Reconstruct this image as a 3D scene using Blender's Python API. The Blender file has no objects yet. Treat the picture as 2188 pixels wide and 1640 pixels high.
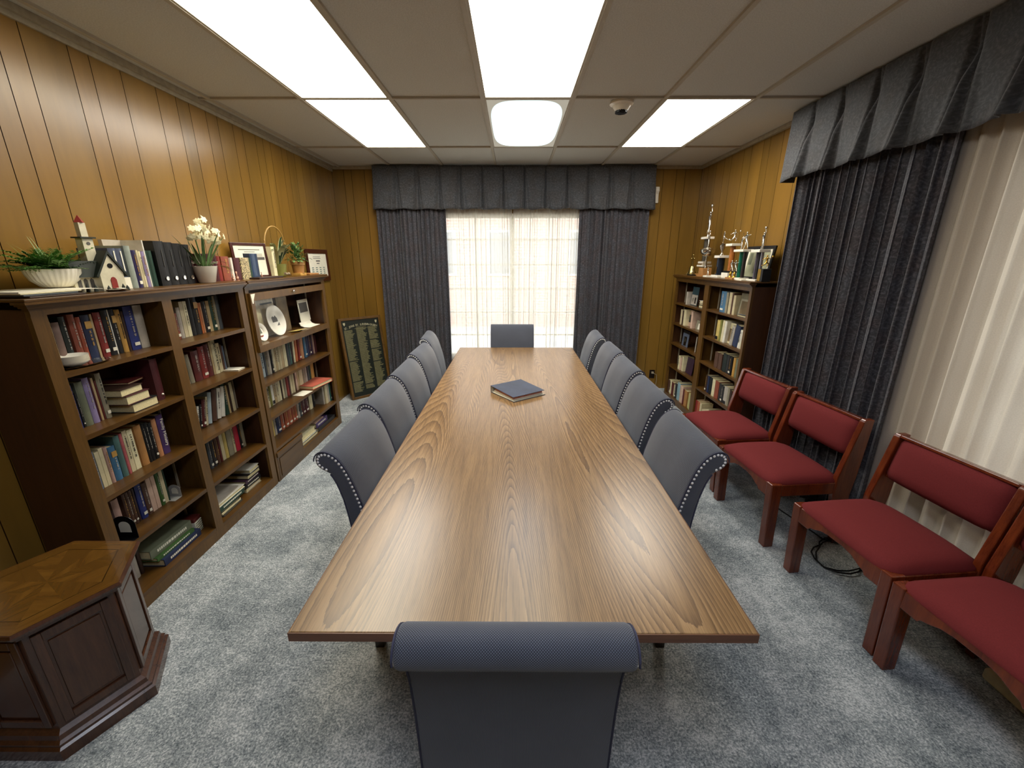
import bpy, bmesh, math, random
from mathutils import Vector, Matrix, Euler
random.seed(11)
PI = math.pi
SC = bpy.context.scene
COL = SC.collection

# ------------------------------------------------------------------ materials
def lin(h):
    h = h.lstrip('#')
    out = []
    for i in (0, 2, 4):
        c = int(h[i:i+2], 16) / 255.0
        out.append(c / 12.92 if c <= 0.04045 else ((c + 0.055) / 1.055) ** 2.4)
    return (out[0], out[1], out[2], 1.0)

MATS = {}
def newmat(name):
    m = bpy.data.materials.new(name)
    m.use_nodes = True
    nt = m.node_tree
    b = nt.nodes['Principled BSDF']
    MATS[name] = m
    return m, nt, b

def N(nt, t, **kw):
    n = nt.nodes.new(t)
    for k, v in kw.items():
        if k in n.inputs.keys():
            n.inputs[k].default_value = v
        else:
            setattr(n, k, v)
    return n

def coords(nt, scale=(1, 1, 1), kind='Object'):
    tc = nt.nodes.new('ShaderNodeTexCoord')
    mp = nt.nodes.new('ShaderNodeMapping')
    mp.inputs['Scale'].default_value = scale
    nt.links.new(tc.outputs[kind], mp.inputs['Vector'])
    return mp.outputs['Vector']

def ramp(nt, fac, stops):
    r = nt.nodes.new('ShaderNodeValToRGB')
    el = r.color_ramp.elements
    el[0].position, el[0].color = stops[0]
    el[1].position, el[1].color = stops[-1]
    for p, c in stops[1:-1]:
        e = el.new(p); e.color = c
    nt.links.new(fac, r.inputs['Fac'])
    return r.outputs['Color']

def bump(nt, b, height, strength=0.3, dist=0.01):
    bp = nt.nodes.new('ShaderNodeBump')
    bp.inputs['Strength'].default_value = strength
    bp.inputs['Distance'].default_value = dist
    nt.links.new(height, bp.inputs['Height'])
    nt.links.new(bp.outputs['Normal'], b.inputs['Normal'])

def plain(name, hexc, rough=0.5, metal=0.0, var=0.12, scale=30.0, spec=0.5):
    if name in MATS: return MATS[name]
    m, nt, b = newmat(name)
    c = lin(hexc)
    v = coords(nt)
    n = N(nt, 'ShaderNodeTexNoise', Scale=scale, Detail=3.0)
    nt.links.new(v, n.inputs['Vector'])
    d = tuple(x * (1 - var) for x in c[:3]) + (1,)
    l = tuple(min(1, x * (1 + var)) for x in c[:3]) + (1,)
    nt.links.new(ramp(nt, n.outputs['Fac'], [(0.3, d), (0.7, l)]), b.inputs['Base Color'])
    b.inputs['Roughness'].default_value = rough
    b.inputs['Metallic'].default_value = metal
    b.inputs['Specular IOR Level'].default_value = spec
    return m

def wood(name, dark, light, axis=2, freq=10.0, stretch=0.06, rough=0.35, coat=0.0, tone=False, bumpy=0.05, fine=0.45):
    """straight wood grain: noise squeezed along the board"""
    m, nt, b = newmat(name)
    sc = [freq, freq, freq]; sc[axis] = freq * stretch
    v = coords(nt, tuple(sc))
    n1 = N(nt, 'ShaderNodeTexNoise', Scale=1.0, Detail=4.0, Distortion=0.6)
    n2 = N(nt, 'ShaderNodeTexNoise', Scale=7.0, Detail=5.0, Roughness=0.7)
    nt.links.new(v, n1.inputs['Vector']); nt.links.new(v, n2.inputs['Vector'])
    mx = N(nt, 'ShaderNodeMix'); mx.data_type = 'FLOAT'; mx.inputs[0].default_value = fine
    nt.links.new(n1.outputs['Fac'], mx.inputs[2]); nt.links.new(n2.outputs['Fac'], mx.inputs[3])
    col = ramp(nt, mx.outputs[0], [(0.32, lin(dark)), (0.66, lin(light))])
    if tone:
        at = N(nt, 'ShaderNodeAttribute', attribute_name='tone')
        mul = N(nt, 'ShaderNodeMix'); mul.data_type = 'RGBA'; mul.blend_type = 'MULTIPLY'
        mul.inputs[0].default_value = 1.0
        nt.links.new(col, mul.inputs[6]); nt.links.new(at.outputs['Color'], mul.inputs[7])
        col = mul.outputs[2]
    nt.links.new(col, b.inputs['Base Color'])
    b.inputs['Roughness'].default_value = rough
    if coat:
        b.inputs['Coat Weight'].default_value = coat
        b.inputs['Coat Roughness'].default_value = 0.12
    bump(nt, b, n2.outputs['Fac'], bumpy, 0.002)
    return m

M_panel = wood('wood_panelling', '#6f521f', '#8a672a', 2, 4.0, 0.12, 0.28, tone=True, fine=0.2)
M_case = wood('oak_bookcase', '#47300f', '#6b4a1d', 2, 14.0, 0.08, 0.38)
M_shelf = wood('oak_shelf', '#40290d', '#60411a', 1, 14.0, 0.08, 0.32)
M_caseend = wood('oak_end_panel', '#3a2010', '#4f2f16', 2, 10.0, 0.08, 0.45)
M_dark = wood('walnut_dark', '#341c12', '#57341f', 2, 18.0, 0.1, 0.25, coat=0.3)
M_red = wood('cherry_frame', '#4e1a0a', '#7c3718', 2, 20.0, 0.08, 0.24, coat=0.4)
M_leg = plain('black_brown_leg', '#1d130f', 0.35)
M_tan = plain('tan_trim', '#a59a84', 0.6)
M_paper = plain('paper', '#e9e3cf', 0.8, var=0.04)
M_pages = plain('book_pages', '#d8c99a', 0.85, var=0.12, scale=200)
M_white = plain('white_gloss', '#ece6d6', 0.25, var=0.03)
M_black = plain('black_metal', '#0c0c0e', 0.35)
M_gold = plain('gold_metal', '#c69a45', 0.25, metal=1.0)
M_silver = plain('silver_metal', '#d9d5cb', 0.18, metal=1.0, var=0.03)
M_nail = plain('nickel_nail', '#ffffff', 0.2, metal=0.25, var=0.01, spec=1.0)
M_brass = plain('brass', '#b9a76a', 0.25, metal=1.0)

# fluted plastic ceiling tile
def make_ceiling():
    m, nt, b = newmat('ceiling_tile')
    v = coords(nt)
    n = N(nt, 'ShaderNodeTexNoise', Scale=160.0, Detail=3.0)
    nt.links.new(v, n.inputs['Vector'])
    nt.links.new(ramp(nt, n.outputs['Fac'], [(0.35, lin('#c4c3bd')), (0.65, lin('#d2d1cb'))]), b.inputs['Base Color'])
    b.inputs['Roughness'].default_value = 0.95
    bump(nt, b, n.outputs['Fac'], 0.3, 0.002)
    return m
M_ceil = make_ceiling()
M_grid = plain('ceiling_grid_metal', '#b8b0a0', 0.6, var=0.03)

def make_carpet():
    m, nt, b = newmat('carpet')
    v = coords(nt)
    n1 = N(nt, 'ShaderNodeTexNoise', Scale=2.6, Detail=8.0, Roughness=0.72)
    n2 = N(nt, 'ShaderNodeTexNoise', Scale=120.0, Detail=3.0, Roughness=0.75)
    n3 = N(nt, 'ShaderNodeTexNoise', Scale=32.0, Detail=4.0, Roughness=0.7)
    for n in (n1, n2, n3): nt.links.new(v, n.inputs['Vector'])
    a = N(nt, 'ShaderNodeMath', operation='MULTIPLY_ADD'); a.inputs[1].default_value = 1.15
    g2 = N(nt, 'ShaderNodeMath', operation='MULTIPLY'); g2.inputs[1].default_value = 1.5; nt.links.new(n2.outputs['Fac'], g2.inputs[0])
    nt.links.new(n1.outputs['Fac'], a.inputs[0]); nt.links.new(g2.outputs[0], a.inputs[2])
    a2 = N(nt, 'ShaderNodeMath', operation='MULTIPLY_ADD'); a2.inputs[1].default_value = 0.55
    nt.links.new(n3.outputs['Fac'], a2.inputs[0]); nt.links.new(a.outputs[0], a2.inputs[2])
    a3 = N(nt, 'ShaderNodeMath', operation='MULTIPLY'); a3.inputs[1].default_value = 0.4
    nt.links.new(a2.outputs[0], a3.inputs[0])
    col = ramp(nt, a3.outputs[0], [(0.52, lin('#60686d')), (0.635, lin('#9da4a7')), (0.745, lin('#dde0e0'))])
    nt.links.new(col, b.inputs['Base Color'])
    b.inputs['Roughness'].default_value = 1.0
    b.inputs['Specular IOR Level'].default_value = 0.1
    bump(nt, b, n2.outputs['Fac'], 0.8, 0.006)
    return m
M_carpet = make_carpet()
M_maroonbk = plain('cover_old_maroon', '#45191a', 0.45)

def make_tabletop():
    """laminate with tall cathedral figures running down the table (local Y)"""
    m, nt, b = newmat('table_laminate')
    v = coords(nt, (1.0, 0.085, 1.0))
    nz = N(nt, 'ShaderNodeTexNoise', Scale=1.75, Detail=1.8, Roughness=0.4, Distortion=0.25)
    nt.links.new(v, nz.inputs['Vector'])
    k = N(nt, 'ShaderNodeMath', operation='MULTIPLY'); k.inputs[1].default_value = 135.0
    nt.links.new(nz.outputs['Fac'], k.inputs[0])
    # fine waviness so that the contour lines break up
    v2 = coords(nt, (1.0, 0.12, 1.0))
    nf = N(nt, 'ShaderNodeTexNoise', Scale=26.0, Detail=5.0, Roughness=0.75)
    nt.links.new(v2, nf.inputs['Vector'])
    ad = N(nt, 'ShaderNodeMath', operation='MULTIPLY_ADD'); ad.inputs[1].default_value = 0.7
    nt.links.new(nf.outputs['Fac'], ad.inputs[0]); nt.links.new(k.outputs[0], ad.inputs[2])
    fr = N(nt, 'ShaderNodeMath', operation='FRACT')
    nt.links.new(ad.outputs[0], fr.inputs[0])
    v3 = coords(nt, (1.0, 0.03, 1.0))
    fine = N(nt, 'ShaderNodeTexNoise', Scale=150.0, Detail=3.0, Roughness=0.8)
    nt.links.new(v3, fine.inputs['Vector'])
    c1 = ramp(nt, fr.outputs[0], [(0.0, lin('#6c5237')), (0.3, lin('#876945')), (0.6, lin('#94754f')), (0.95, lin('#9e7f58'))])
    c2 = ramp(nt, fine.outputs['Fac'], [(0.35, (0.66, 0.63, 0.60, 1)), (0.58, (1.05, 1.04, 1.03, 1))])
    v4 = coords(nt, (1.0, 0.05, 1.0))
    band = N(nt, 'ShaderNodeTexNoise', Scale=15.0, Detail=3.0, Roughness=0.6)
    nt.links.new(v4, band.inputs['Vector'])
    c3 = ramp(nt, band.outputs['Fac'], [(0.32, (0.84, 0.81, 0.78, 1)), (0.68, (1.08, 1.08, 1.08, 1))])
    m0 = N(nt, 'ShaderNodeMix'); m0.data_type = 'RGBA'; m0.blend_type = 'MULTIPLY'; m0.inputs[0].default_value = 1.0
    nt.links.new(c2, m0.inputs[6]); nt.links.new(c3, m0.inputs[7]); c2 = m0.outputs[2]
    mul = N(nt, 'ShaderNodeMix'); mul.data_type = 'RGBA'; mul.blend_type = 'MULTIPLY'; mul.inputs[0].default_value = 1.0
    nt.links.new(c1, mul.inputs[6]); nt.links.new(c2, mul.inputs[7])
    nt.links.new(mul.outputs[2], b.inputs['Base Color'])
    b.inputs['Roughness'].default_value = 0.29
    b.inputs['Specular IOR Level'].default_value = 0.6
    bump(nt, b, fine.outputs['Fac'], 0.10, 0.001)
    return m
M_top = make_tabletop()
M_edge = wood('table_edge_band', '#5d3a26', '#7b5239', 0, 14.0, 0.08, 0.4)

def make_weave(name, base, light, pitch=0.0039):
    """basket weave of light nubs over a darker ground, laid on the cloth by its UV (metres)"""
    m, nt, b = newmat(name)
    tc = nt.nodes.new('ShaderNodeTexCoord')
    mp = nt.nodes.new('ShaderNodeMapping')
    mp.inputs['Scale'].default_value = (1 / pitch, 1 / pitch, 1)
    mp.inputs['Rotation'].default_value = (0, 0, PI / 4)
    nt.links.new(tc.outputs['UV'], mp.inputs['Vector'])
    vo = N(nt, 'ShaderNodeTexVoronoi', Scale=1.0, Randomness=0.0)
    nt.links.new(mp.outputs['Vector'], vo.inputs['Vector'])
    nz = N(nt, 'ShaderNodeTexNoise', Scale=9.0, Detail=3.0)
    nt.links.new(coords(nt), nz.inputs['Vector'])
    c = ramp(nt, vo.outputs['Distance'], [(0.22, lin(light)), (0.42, lin(base))])
    c2 = ramp(nt, nz.outputs['Fac'], [(0.3, (0.93, 0.93, 0.93, 1)), (0.7, (1.06, 1.06, 1.06, 1))])
    mul = N(nt, 'ShaderNodeMix'); mul.data_type = 'RGBA'; mul.blend_type = 'MULTIPLY'; mul.inputs[0].default_value = 1.0
    nt.links.new(c, mul.inputs[6]); nt.links.new(c2, mul.inputs[7])
    nt.links.new(mul.outputs[2], b.inputs['Base Color'])
    b.inputs['Roughness'].default_value = 0.85
    b.inputs['Sheen Weight'].default_value = 0.25
    b.inputs['Specular IOR Level'].default_value = 0.2
    inv = N(nt, 'ShaderNodeMath', operation='SUBTRACT'); inv.inputs[0].default_value = 1.0
    nt.links.new(vo.outputs['Distance'], inv.inputs[1])
    bump(nt, b, inv.outputs[0], 0.35, 0.001)
    return m
M_blue = make_weave('slate_blue_weave', '#34373f', '#6a6e7b')
M_bluep = plain('slate_blue_piping', '#34354a', 0.8)
M_maroon = plain('maroon_upholstery', '#6f2829', 0.9, var=0.10, scale=260, spec=0.2)

def make_paisley(name, dark, mid, light, blush):
    m, nt, b = newmat(name)
    tc = nt.nodes.new('ShaderNodeTexCoord')
    w = N(nt, 'ShaderNodeTexNoise', Scale=9.0, Detail=1.0)
    nt.links.new(tc.outputs['UV'], w.inputs['Vector'])
    mixv = N(nt, 'ShaderNodeMix'); mixv.data_type = 'RGBA'; mixv.inputs[0].default_value = 0.12
    nt.links.new(tc.outputs['UV'], mixv.inputs[6]); nt.links.new(w.outputs['Color'], mixv.inputs[7])
    vo = N(nt, 'ShaderNodeTexVoronoi', Scale=19.0)
    nt.links.new(mixv.outputs[2], vo.inputs['Vector'])
    s = N(nt, 'ShaderNodeMath', operation='MULTIPLY'); s.inputs[1].default_value = 26.0
    nt.links.new(vo.outputs['Distance'], s.inputs[0])
    sn = N(nt, 'ShaderNodeMath', operation='SINE'); nt.links.new(s.outputs[0], sn.inputs[0])
    n2 = N(nt, 'ShaderNodeTexNoise', Scale=60.0, Detail=4.0, Roughness=0.7)
    nt.links.new(tc.outputs['UV'], n2.inputs['Vector'])
    ad = N(nt, 'ShaderNodeMath', operation='MULTIPLY_ADD'); ad.inputs[1].default_value = 0.07
    nt.links.new(sn.outputs[0], ad.inputs[0]); nt.links.new(n2.outputs['Fac'], ad.inputs[2])
    c = ramp(nt, ad.outputs[0], [(0.3, lin(dark)), (0.5, lin(mid)), (0.66, lin(light))])
    n3 = N(nt, 'ShaderNodeTexNoise', Scale=7.0, Detail=1.0)
    nt.links.new(tc.outputs['UV'], n3.inputs['Vector'])
    tint = ramp(nt, n3.outputs['Fac'], [(0.45, (0.95, 0.98, 1.0, 1)), (0.6, lin(blush))])
    mul = N(nt, 'ShaderNodeMix'); mul.data_type = 'RGBA'; mul.blend_type = 'MULTIPLY'; mul.inputs[0].default_value = 0.8
    nt.links.new(c, mul.inputs[6]); nt.links.new(tint, mul.inputs[7])
    nt.links.new(mul.outputs[2], b.inputs['Base Color'])
    b.inputs['Roughness'].default_value = 0.75
    b.inputs['Sheen Weight'].default_value = 0.15
    bump(nt, b, ad.outputs[0], 0.25, 0.002)
    return m
M_drape = make_paisley('paisley_drape', '#2d2c31', '#3d3c42', '#59585e', '#f8e4de')
M_valance = make_paisley('paisley_valance', '#323337', '#404144', '#545558', '#f2eae4')

def make_sheer(name, col, transp, transl):
    m, nt, b = newmat(name)
    out = nt.nodes['Material Output']
    v = coords(nt, (1, 1, 1), 'UV')
    n = N(nt, 'ShaderNodeTexNoise', Scale=220.0, Detail=2.0); nt.links.new(v, n.inputs['Vector'])
    c = lin(col)
    cc = ramp(nt, n.outputs['Fac'], [(0.3, tuple(x * .9 for x in c[:3]) + (1,)), (0.7, c)])
    d = N(nt, 'ShaderNodeBsdfDiffuse'); t = N(nt, 'ShaderNodeBsdfTranslucent'); tr = N(nt, 'ShaderNodeBsdfTransparent')
    nt.links.new(cc, d.inputs['Color']); nt.links.new(cc, t.inputs['Color'])
    m1 = N(nt, 'ShaderNodeMixShader'); m1.inputs[0].default_value = transl
    nt.links.new(d.outputs[0], m1.inputs[1]); nt.links.new(t.outputs[0], m1.inputs[2])
    m2 = N(nt, 'ShaderNodeMixShader'); m2.inputs[0].default_value = transp
    nt.links.new(m1.outputs[0], m2.inputs[1]); nt.links.new(tr.outputs[0], m2.inputs[2])
    nt.links.new(m2.outputs[0], out.inputs['Surface'])
    return m
M_sheer = make_sheer('white_sheer', '#e6e1d6', 0.33, 0.28)
M_beige = make_sheer('beige_lining', '#cfc4b4', 0.0, 0.14)

def make_light(name, col, strength, soft=False):
    m, nt, b = newmat(name)
    out = nt.nodes['Material Output']
    e = N(nt, 'ShaderNodeEmission', Strength=strength)
    e.inputs['Color'].default_value = col
    if soft:   # one fixture has a round-cornered lamp behind its diffuser
        tc = nt.nodes.new('ShaderNodeTexCoord')
        sx = nt.nodes.new('ShaderNodeSeparateXYZ'); nt.links.new(tc.outputs['Object'], sx.inputs[0])
        def p4(o, sc):
            a = N(nt, 'ShaderNodeMath', operation='MULTIPLY'); a.inputs[1].default_value = sc
            nt.links.new(o, a.inputs[0])
            ab = N(nt, 'ShaderNodeMath', operation='ABSOLUTE'); nt.links.new(a.outputs[0], ab.inputs[0])
            p = N(nt, 'ShaderNodeMath', operation='POWER'); p.inputs[1].default_value = 4.0
            nt.links.new(ab.outputs[0], p.inputs[0]); return p.outputs[0]
        s = N(nt, 'ShaderNodeMath', operation='ADD')
        nt.links.new(p4(sx.outputs[0], 1 / 0.27), s.inputs[0]); nt.links.new(p4(sx.outputs[1], 1 / 0.60), s.inputs[1])
        cr = ramp(nt, s.outputs[0], [(0.55, (0.92, 0.97, 1.0, 1)), (0.85, (0.30, 0.42, 0.46, 1)), (1.0, (0.055, 0.050, 0.040, 1))])
        nt.links.new(cr, e.inputs['Color'])
    nt.links.new(e.outputs[0], out.inputs['Surface'])
    return m
E0 = 13.0
M_lampw = make_light('diffuser_white', (1.0, 0.95, 0.86, 1), E0)
M_lampy = make_light('diffuser_warm', (1.0, 0.93, 0.76, 1), E0)
M_lampm = make_light('diffuser_warm_dim', (1.0, 0.95, 0.80, 1), E0 * 0.5)
M_lampfill = make_light('diffuser_added_fill', (0.82, 0.88, 1.0, 1), E0 * 0.9)  # cool emission for the added fill panel behind the camera
M_lampc = make_light('diffuser_cool', (1, 1, 1, 1), E0 * 0.55, True)

def make_glass():
    m, nt, b = newmat('clear_glass')
    out = nt.nodes['Material Output']
    g = N(nt, 'ShaderNodeBsdfGlossy', Roughness=0.02)
    t = N(nt, 'ShaderNodeBsdfTransparent')
    lw = N(nt, 'ShaderNodeLayerWeight', Blend=0.5); fr = N(nt, 'ShaderNodeMath', operation='POWER'); fr.inputs[1].default_value = 5.0
    nt.links.new(lw.outputs['Facing'], fr.inputs[0]); f2 = N(nt, 'ShaderNodeMath', operation='MULTIPLY'); f2.inputs[1].default_value = 0.5; nt.links.new(fr.outputs[0], f2.inputs[0]); fr = f2
    mx = N(nt, 'ShaderNodeMixShader')
    nt.links.new(fr.outputs[0], mx.inputs[0]); nt.links.new(t.outputs[0], mx.inputs[1]); nt.links.new(g.outputs[0], mx.inputs[2])
    nt.links.new(mx.outputs[0], out.inputs['Surface'])
    return m
M_glass = make_glass()

BK = dict(charcoal='#2c2b2c', cream='#c9bb95', mauvebrown='#7d6459', blackgreen='#16201b', rust='#8a4530', orangered='#a04c31',
 navy='#1f2a4a', tan='#b39b70', red='#852c25', black='#121112', white='#e4dfd0', gold='#bd9046', darkbrown='#38241a', blue='#2a3572',
 lightgrey='#b1a89a', olivegrey='#6a6e58', lilac='#8f80a6', maroon='#4a1d20', darkred='#5a1f1b', greige='#938b74', bluegrey='#5f6a7c',
 dustypink='#b08d7e', steelblue='#406c8c', tealgreen='#4b6a64', creamred='#b25a5c', palecream='#ddd2a9', tanbrown='#a87742',
 coppertan='#bb8258', purple='#4c3565', brown='#55392a', pinkcream='#cfae98', green='#3d5f2c', darkgreen='#1d3a2c', orange='#bd6a37',
 slate='#444a4e', lightblue='#aab9bd', yellow='#c9b163', crimson='#b3263a', plum='#3a2136', olivegreen='#7c7a3a', copper='#a25538',
 teal='#21706a', skyblue='#88a6b0', salmon='#b65d49', olivecream='#b3ad72')
def bmat(c): return plain('cover_' + c, BK[c], 0.5, var=0.15, scale=18)
WORD = dict(blackgreen='very dark green', mauvebrown='mauve brown', orangered='orange red', lightgrey='light grey', olivegrey='olive grey',
 darkbrown='dark brown', darkred='dark red', greige='grey beige', bluegrey='blue grey', dustypink='dusty pink', steelblue='steel blue',
 tealgreen='grey green', creamred='rose', palecream='pale cream', tanbrown='tan brown', coppertan='copper tan', pinkcream='pinkish cream',
 darkgreen='dark green', lightblue='light blue', olivegreen='olive green', skyblue='sky blue', olivecream='olive cream', lilac='lilac and white')

# ------------------------------------------------------------------ mesh builder
class MB:
    def __init__(s): s.b = bmesh.new(); s.uv = None
    def box(s, x0, x1, y0, y1, z0, z1, bev=0.0, M=None, seg=2):
        t = bmesh.new()
        bmesh.ops.create_cube(t, size=1.0)
        for v in t.verts:
            v.co = Vector(((x0+x1)/2 + v.co.x*(x1-x0), (y0+y1)/2 + v.co.y*(y1-y0), (z0+z1)/2 + v.co.z*(z1-z0)))
        if bev > 0: bmesh.ops.bevel(t, geom=list(t.edges), offset=bev, segments=seg, profile=0.5, affect='EDGES')
        return s.merge(t, M)
    def merge(s, t, M=None):
        if M is not None: bmesh.ops.transform(t, matrix=M, verts=list(t.verts))
        me = bpy.data.meshes.new('tmp'); t.to_mesh(me); t.free()
        s.b.from_mesh(me); bpy.data.meshes.remove(me)
        return s
    def prism(s, pts, axis, a, b, bev=0.0, M=None):
        """2D outline extruded along an axis: axis 0 -> pts are (y,z); 1 -> (x,z); 2 -> (x,y)"""
        t = bmesh.new()
        def P(p, d): return {0: (d, p[0], p[1]), 1: (p[0], d, p[1]), 2: (p[0], p[1], d)}[axis]
        A = [t.verts.new(P(p, a)) for p in pts]; B = [t.verts.new(P(p, b)) for p in pts]
        n = len(pts)
        t.faces.new(A); t.faces.new(B[::-1])
        for i in range(n): t.faces.new((A[i], B[i], B[(i+1) % n], A[(i+1) % n]))
        bmesh.ops.recalc_face_normals(t, faces=list(t.faces))
        if bev > 0: bmesh.ops.bevel(t, geom=list(t.edges), offset=bev, segments=2, profile=0.5, affect='EDGES')
        return s.merge(t, M)
    def lathe(s, prof, c=(0, 0, 0), n=24, flute=0.0, fn=0, M=None):
        t = bmesh.new(); rings = []
        for r, z in prof:
            ring = []
            for i in range(n):
                a = 2*PI*i/n
                rr = r * (1 + flute * math.cos(fn * a)) if fn else r
                ring.append(t.verts.new((c[0] + rr*math.cos(a), c[1] + rr*math.sin(a), c[2] + z)))
            rings.append(ring)
        for k in range(len(rings)-1):
            for i in range(n):
                j = (i+1) % n
                t.faces.new((rings[k][i], rings[k][j], rings[k+1][j], rings[k+1][i]))
        if prof[0][0] > 1e-5: t.faces.new(rings[0][::-1])
        if prof[-1][0] > 1e-5: t.faces.new(rings[-1])
        bmesh.ops.remove_doubles(t, verts=list(t.verts), dist=1e-6)
        return s.merge(t, M)
    def tube(s, pts, r, n=8, taper=None, M=None):
        t = bmesh.new(); pts = [Vector(p) for p in pts]; rings = []
        up = Vector((0, 0, 1))
        for i, p in enumerate(pts):
            d = (pts[min(i+1, len(pts)-1)] - pts[max(i-1, 0)]).normalized()
            if abs(d.dot(up)) > 0.98: u = Vector((1, 0, 0))
            else: u = up
            a = d.cross(u).normalized(); b = a.cross(d).normalized()
            rr = r if taper is None else r * taper[i]
            rings.append([t.verts.new(p + a*rr*math.cos(2*PI*k/n) + b*rr*math.sin(2*PI*k/n)) for k in range(n)])
        for i in range(len(rings)-1):
            for k in range(n):
                j = (k+1) % n
                t.faces.new((rings[i][k], rings[i][j], rings[i+1][j], rings[i+1][k]))
        t.faces.new(rings[0][::-1]); t.faces.new(rings[-1])
        return s.merge(t, M)
    def ball(s, c, r, sx=1, sy=1, sz=1, u=10, v=7):
        t = bmesh.new()
        bmesh.ops.create_uvsphere(t, u_segments=u, v_segments=v, radius=r)
        for q in t.verts: q.co = Vector((q.co.x*sx, q.co.y*sy, q.co.z*sz)) + Vector(c)
        return s.merge(t)
    def quad(s, a, b, c, d):
        vs = [s.b.verts.new(p) for p in (a, b, c, d)]; s.b.faces.new(vs); return s
    def build(s, name, mat, parent=None, smooth=False, ang=40):
        me = bpy.data.meshes.new(name)
        bmesh.ops.recalc_face_normals(s.b, faces=list(s.b.faces)) if not smooth == 'keep' else None
        s.b.to_mesh(me); s.b.free()
        me.materials.append(mat)
        if smooth:
            for p in me.polygons: p.use_smooth = True
            try: me.set_sharp_from_angle(angle=math.radians(ang))
            except Exception: pass
        o = bpy.data.objects.new(name, me); COL.objects.link(o)
        if parent: o.parent = parent
        return o

def tag(o, label=None, cat=None, group=None, kind=None):
    if label: o['label'] = label
    if cat: o['category'] = cat
    if group: o['group'] = group
    if kind: o['kind'] = kind
    return o
def empty(name, loc=(0, 0, 0), rz=0.0, label=None, cat=None, group=None):
    o = bpy.data.objects.new(name, None); COL.objects.link(o)
    o.empty_display_size = 0.05
    o.location = loc; o.rotation_euler = (0, 0, rz)
    return tag(o, label, cat, group)
def dup(root, loc, rz, label):
    r = root.copy(); COL.objects.link(r); r.location = loc; r.rotation_euler = (0, 0, rz); r['label'] = label
    for ch in list(root.children):
        c = ch.copy(); COL.objects.link(c); c.parent = r
        for g in ch.children:
            d = g.copy(); COL.objects.link(d); d.parent = c
    return r
def struct(mb, name, mat, **kw):
    o = mb.build(name, mat, **kw); o['kind'] = 'structure'; return o
def text(name, s, size, mat, parent, loc, rot, depth=0.0006, align='CENTER', font_scale=(1, 1)):
    cu = bpy.data.curves.new(name, 'FONT'); cu.body = s; cu.size = size; cu.extrude = depth
    cu.align_x = align; cu.align_y = 'CENTER'; cu.resolution_u = 2
    to = bpy.data.objects.new(name + '_c', cu); COL.objects.link(to)
    dg = bpy.context.evaluated_depsgraph_get()
    me = bpy.data.meshes.new_from_object(to.evaluated_get(dg))
    bpy.data.objects.remove(to); bpy.data.curves.remove(cu)
    me.materials.clear(); me.materials.append(mat)
    for v in me.vertices: v.co.x *= font_scale[0]; v.co.y *= font_scale[1]
    o = bpy.data.objects.new(name, me); COL.objects.link(o)
    o.parent = parent; o.location = loc; o.rotation_euler = rot.to_euler() if isinstance(rot, Matrix) else rot
    return o
# ------------------------------------------------------------------ camera, world
RX0, RX1, RY0, RY1, RZ = -2.14, 2.20, -1.9, 5.364, 2.70
cam = bpy.data.cameras.new('camera'); co = bpy.data.objects.new('camera', cam); COL.objects.link(co)
cam.sensor_width = 36.0; cam.lens = 885.0 * 36.0 / 2188.0; cam.clip_start = 0.02
co.location = (0, 0, 1.68)
co.rotation_euler = (math.radians(90) - math.atan(268/885), 0, math.atan(4/885))
SC.camera = co
w = bpy.data.worlds.new('sky'); SC.world = w; w.use_nodes = True
bg = w.node_tree.nodes['Background']
bg.inputs['Color'].default_value = (0.86, 0.93, 1.0, 1); bg.inputs['Strength'].default_value = 6.0
SC.view_settings.view_transform = 'Standard'; SC.view_settings.look = 'None'
SC.view_settings.exposure = 0.14; SC.view_settings.gamma = 1.0; SC.view_settings.use_curve_mapping = False
SC.cycles.max_bounces = 10; SC.cycles.diffuse_bounces = 6; SC.cycles.transparent_max_bounces = 12
SC.cycles.sample_clamp_indirect = 6.0
SC.cycles.caustics_reflective = False; SC.cycles.caustics_refractive = False

# ------------------------------------------------------------------ floor, ceiling
mb = MB(); mb.box(RX0-0.15, RX1+0.15, RY0-0.15, RY1+0.15, -0.1, 0.0); struct(mb, 'floor', M_carpet)
mb = MB(); mb.box(RX0-0.15, RX1+0.15, RY0-0.15, RY1+0.15, RZ+0.012, RZ+0.12); struct(mb, 'ceiling', M_ceil)
GX = [-0.213 + 0.61*k for k in range(-3, 4)]
GY = [-1.85, -0.59, 0.68, 1.94, 3.20, 4.475]
mb = MB()
for x in GX: mb.box(x-0.012, x+0.012, RY0, RY1, RZ-0.002, RZ+0.014)
for y in GY: mb.box(RX0, RX1, y-0.010, y+0.010, RZ-0.001, RZ+0.0141)
struct(mb, 'trim_1', M_grid)
mb = MB()   # wall angle where the ceiling meets the panelling
mb.box(RX0, RX0+0.03, RY0, RY1, RZ-0.022, RZ+0.01); mb.box(RX0, RX0+0.012, RY0, RY1, RZ-0.045, RZ-0.022)
mb.box(RX1-0.03, RX1, RY0, RY1, RZ-0.022, RZ+0.01)
mb.box(RX0, RX1, RY1-0.03, RY1, RZ-0.022, RZ+0.01)
struct(mb, 'trim_2', M_tan)

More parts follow.
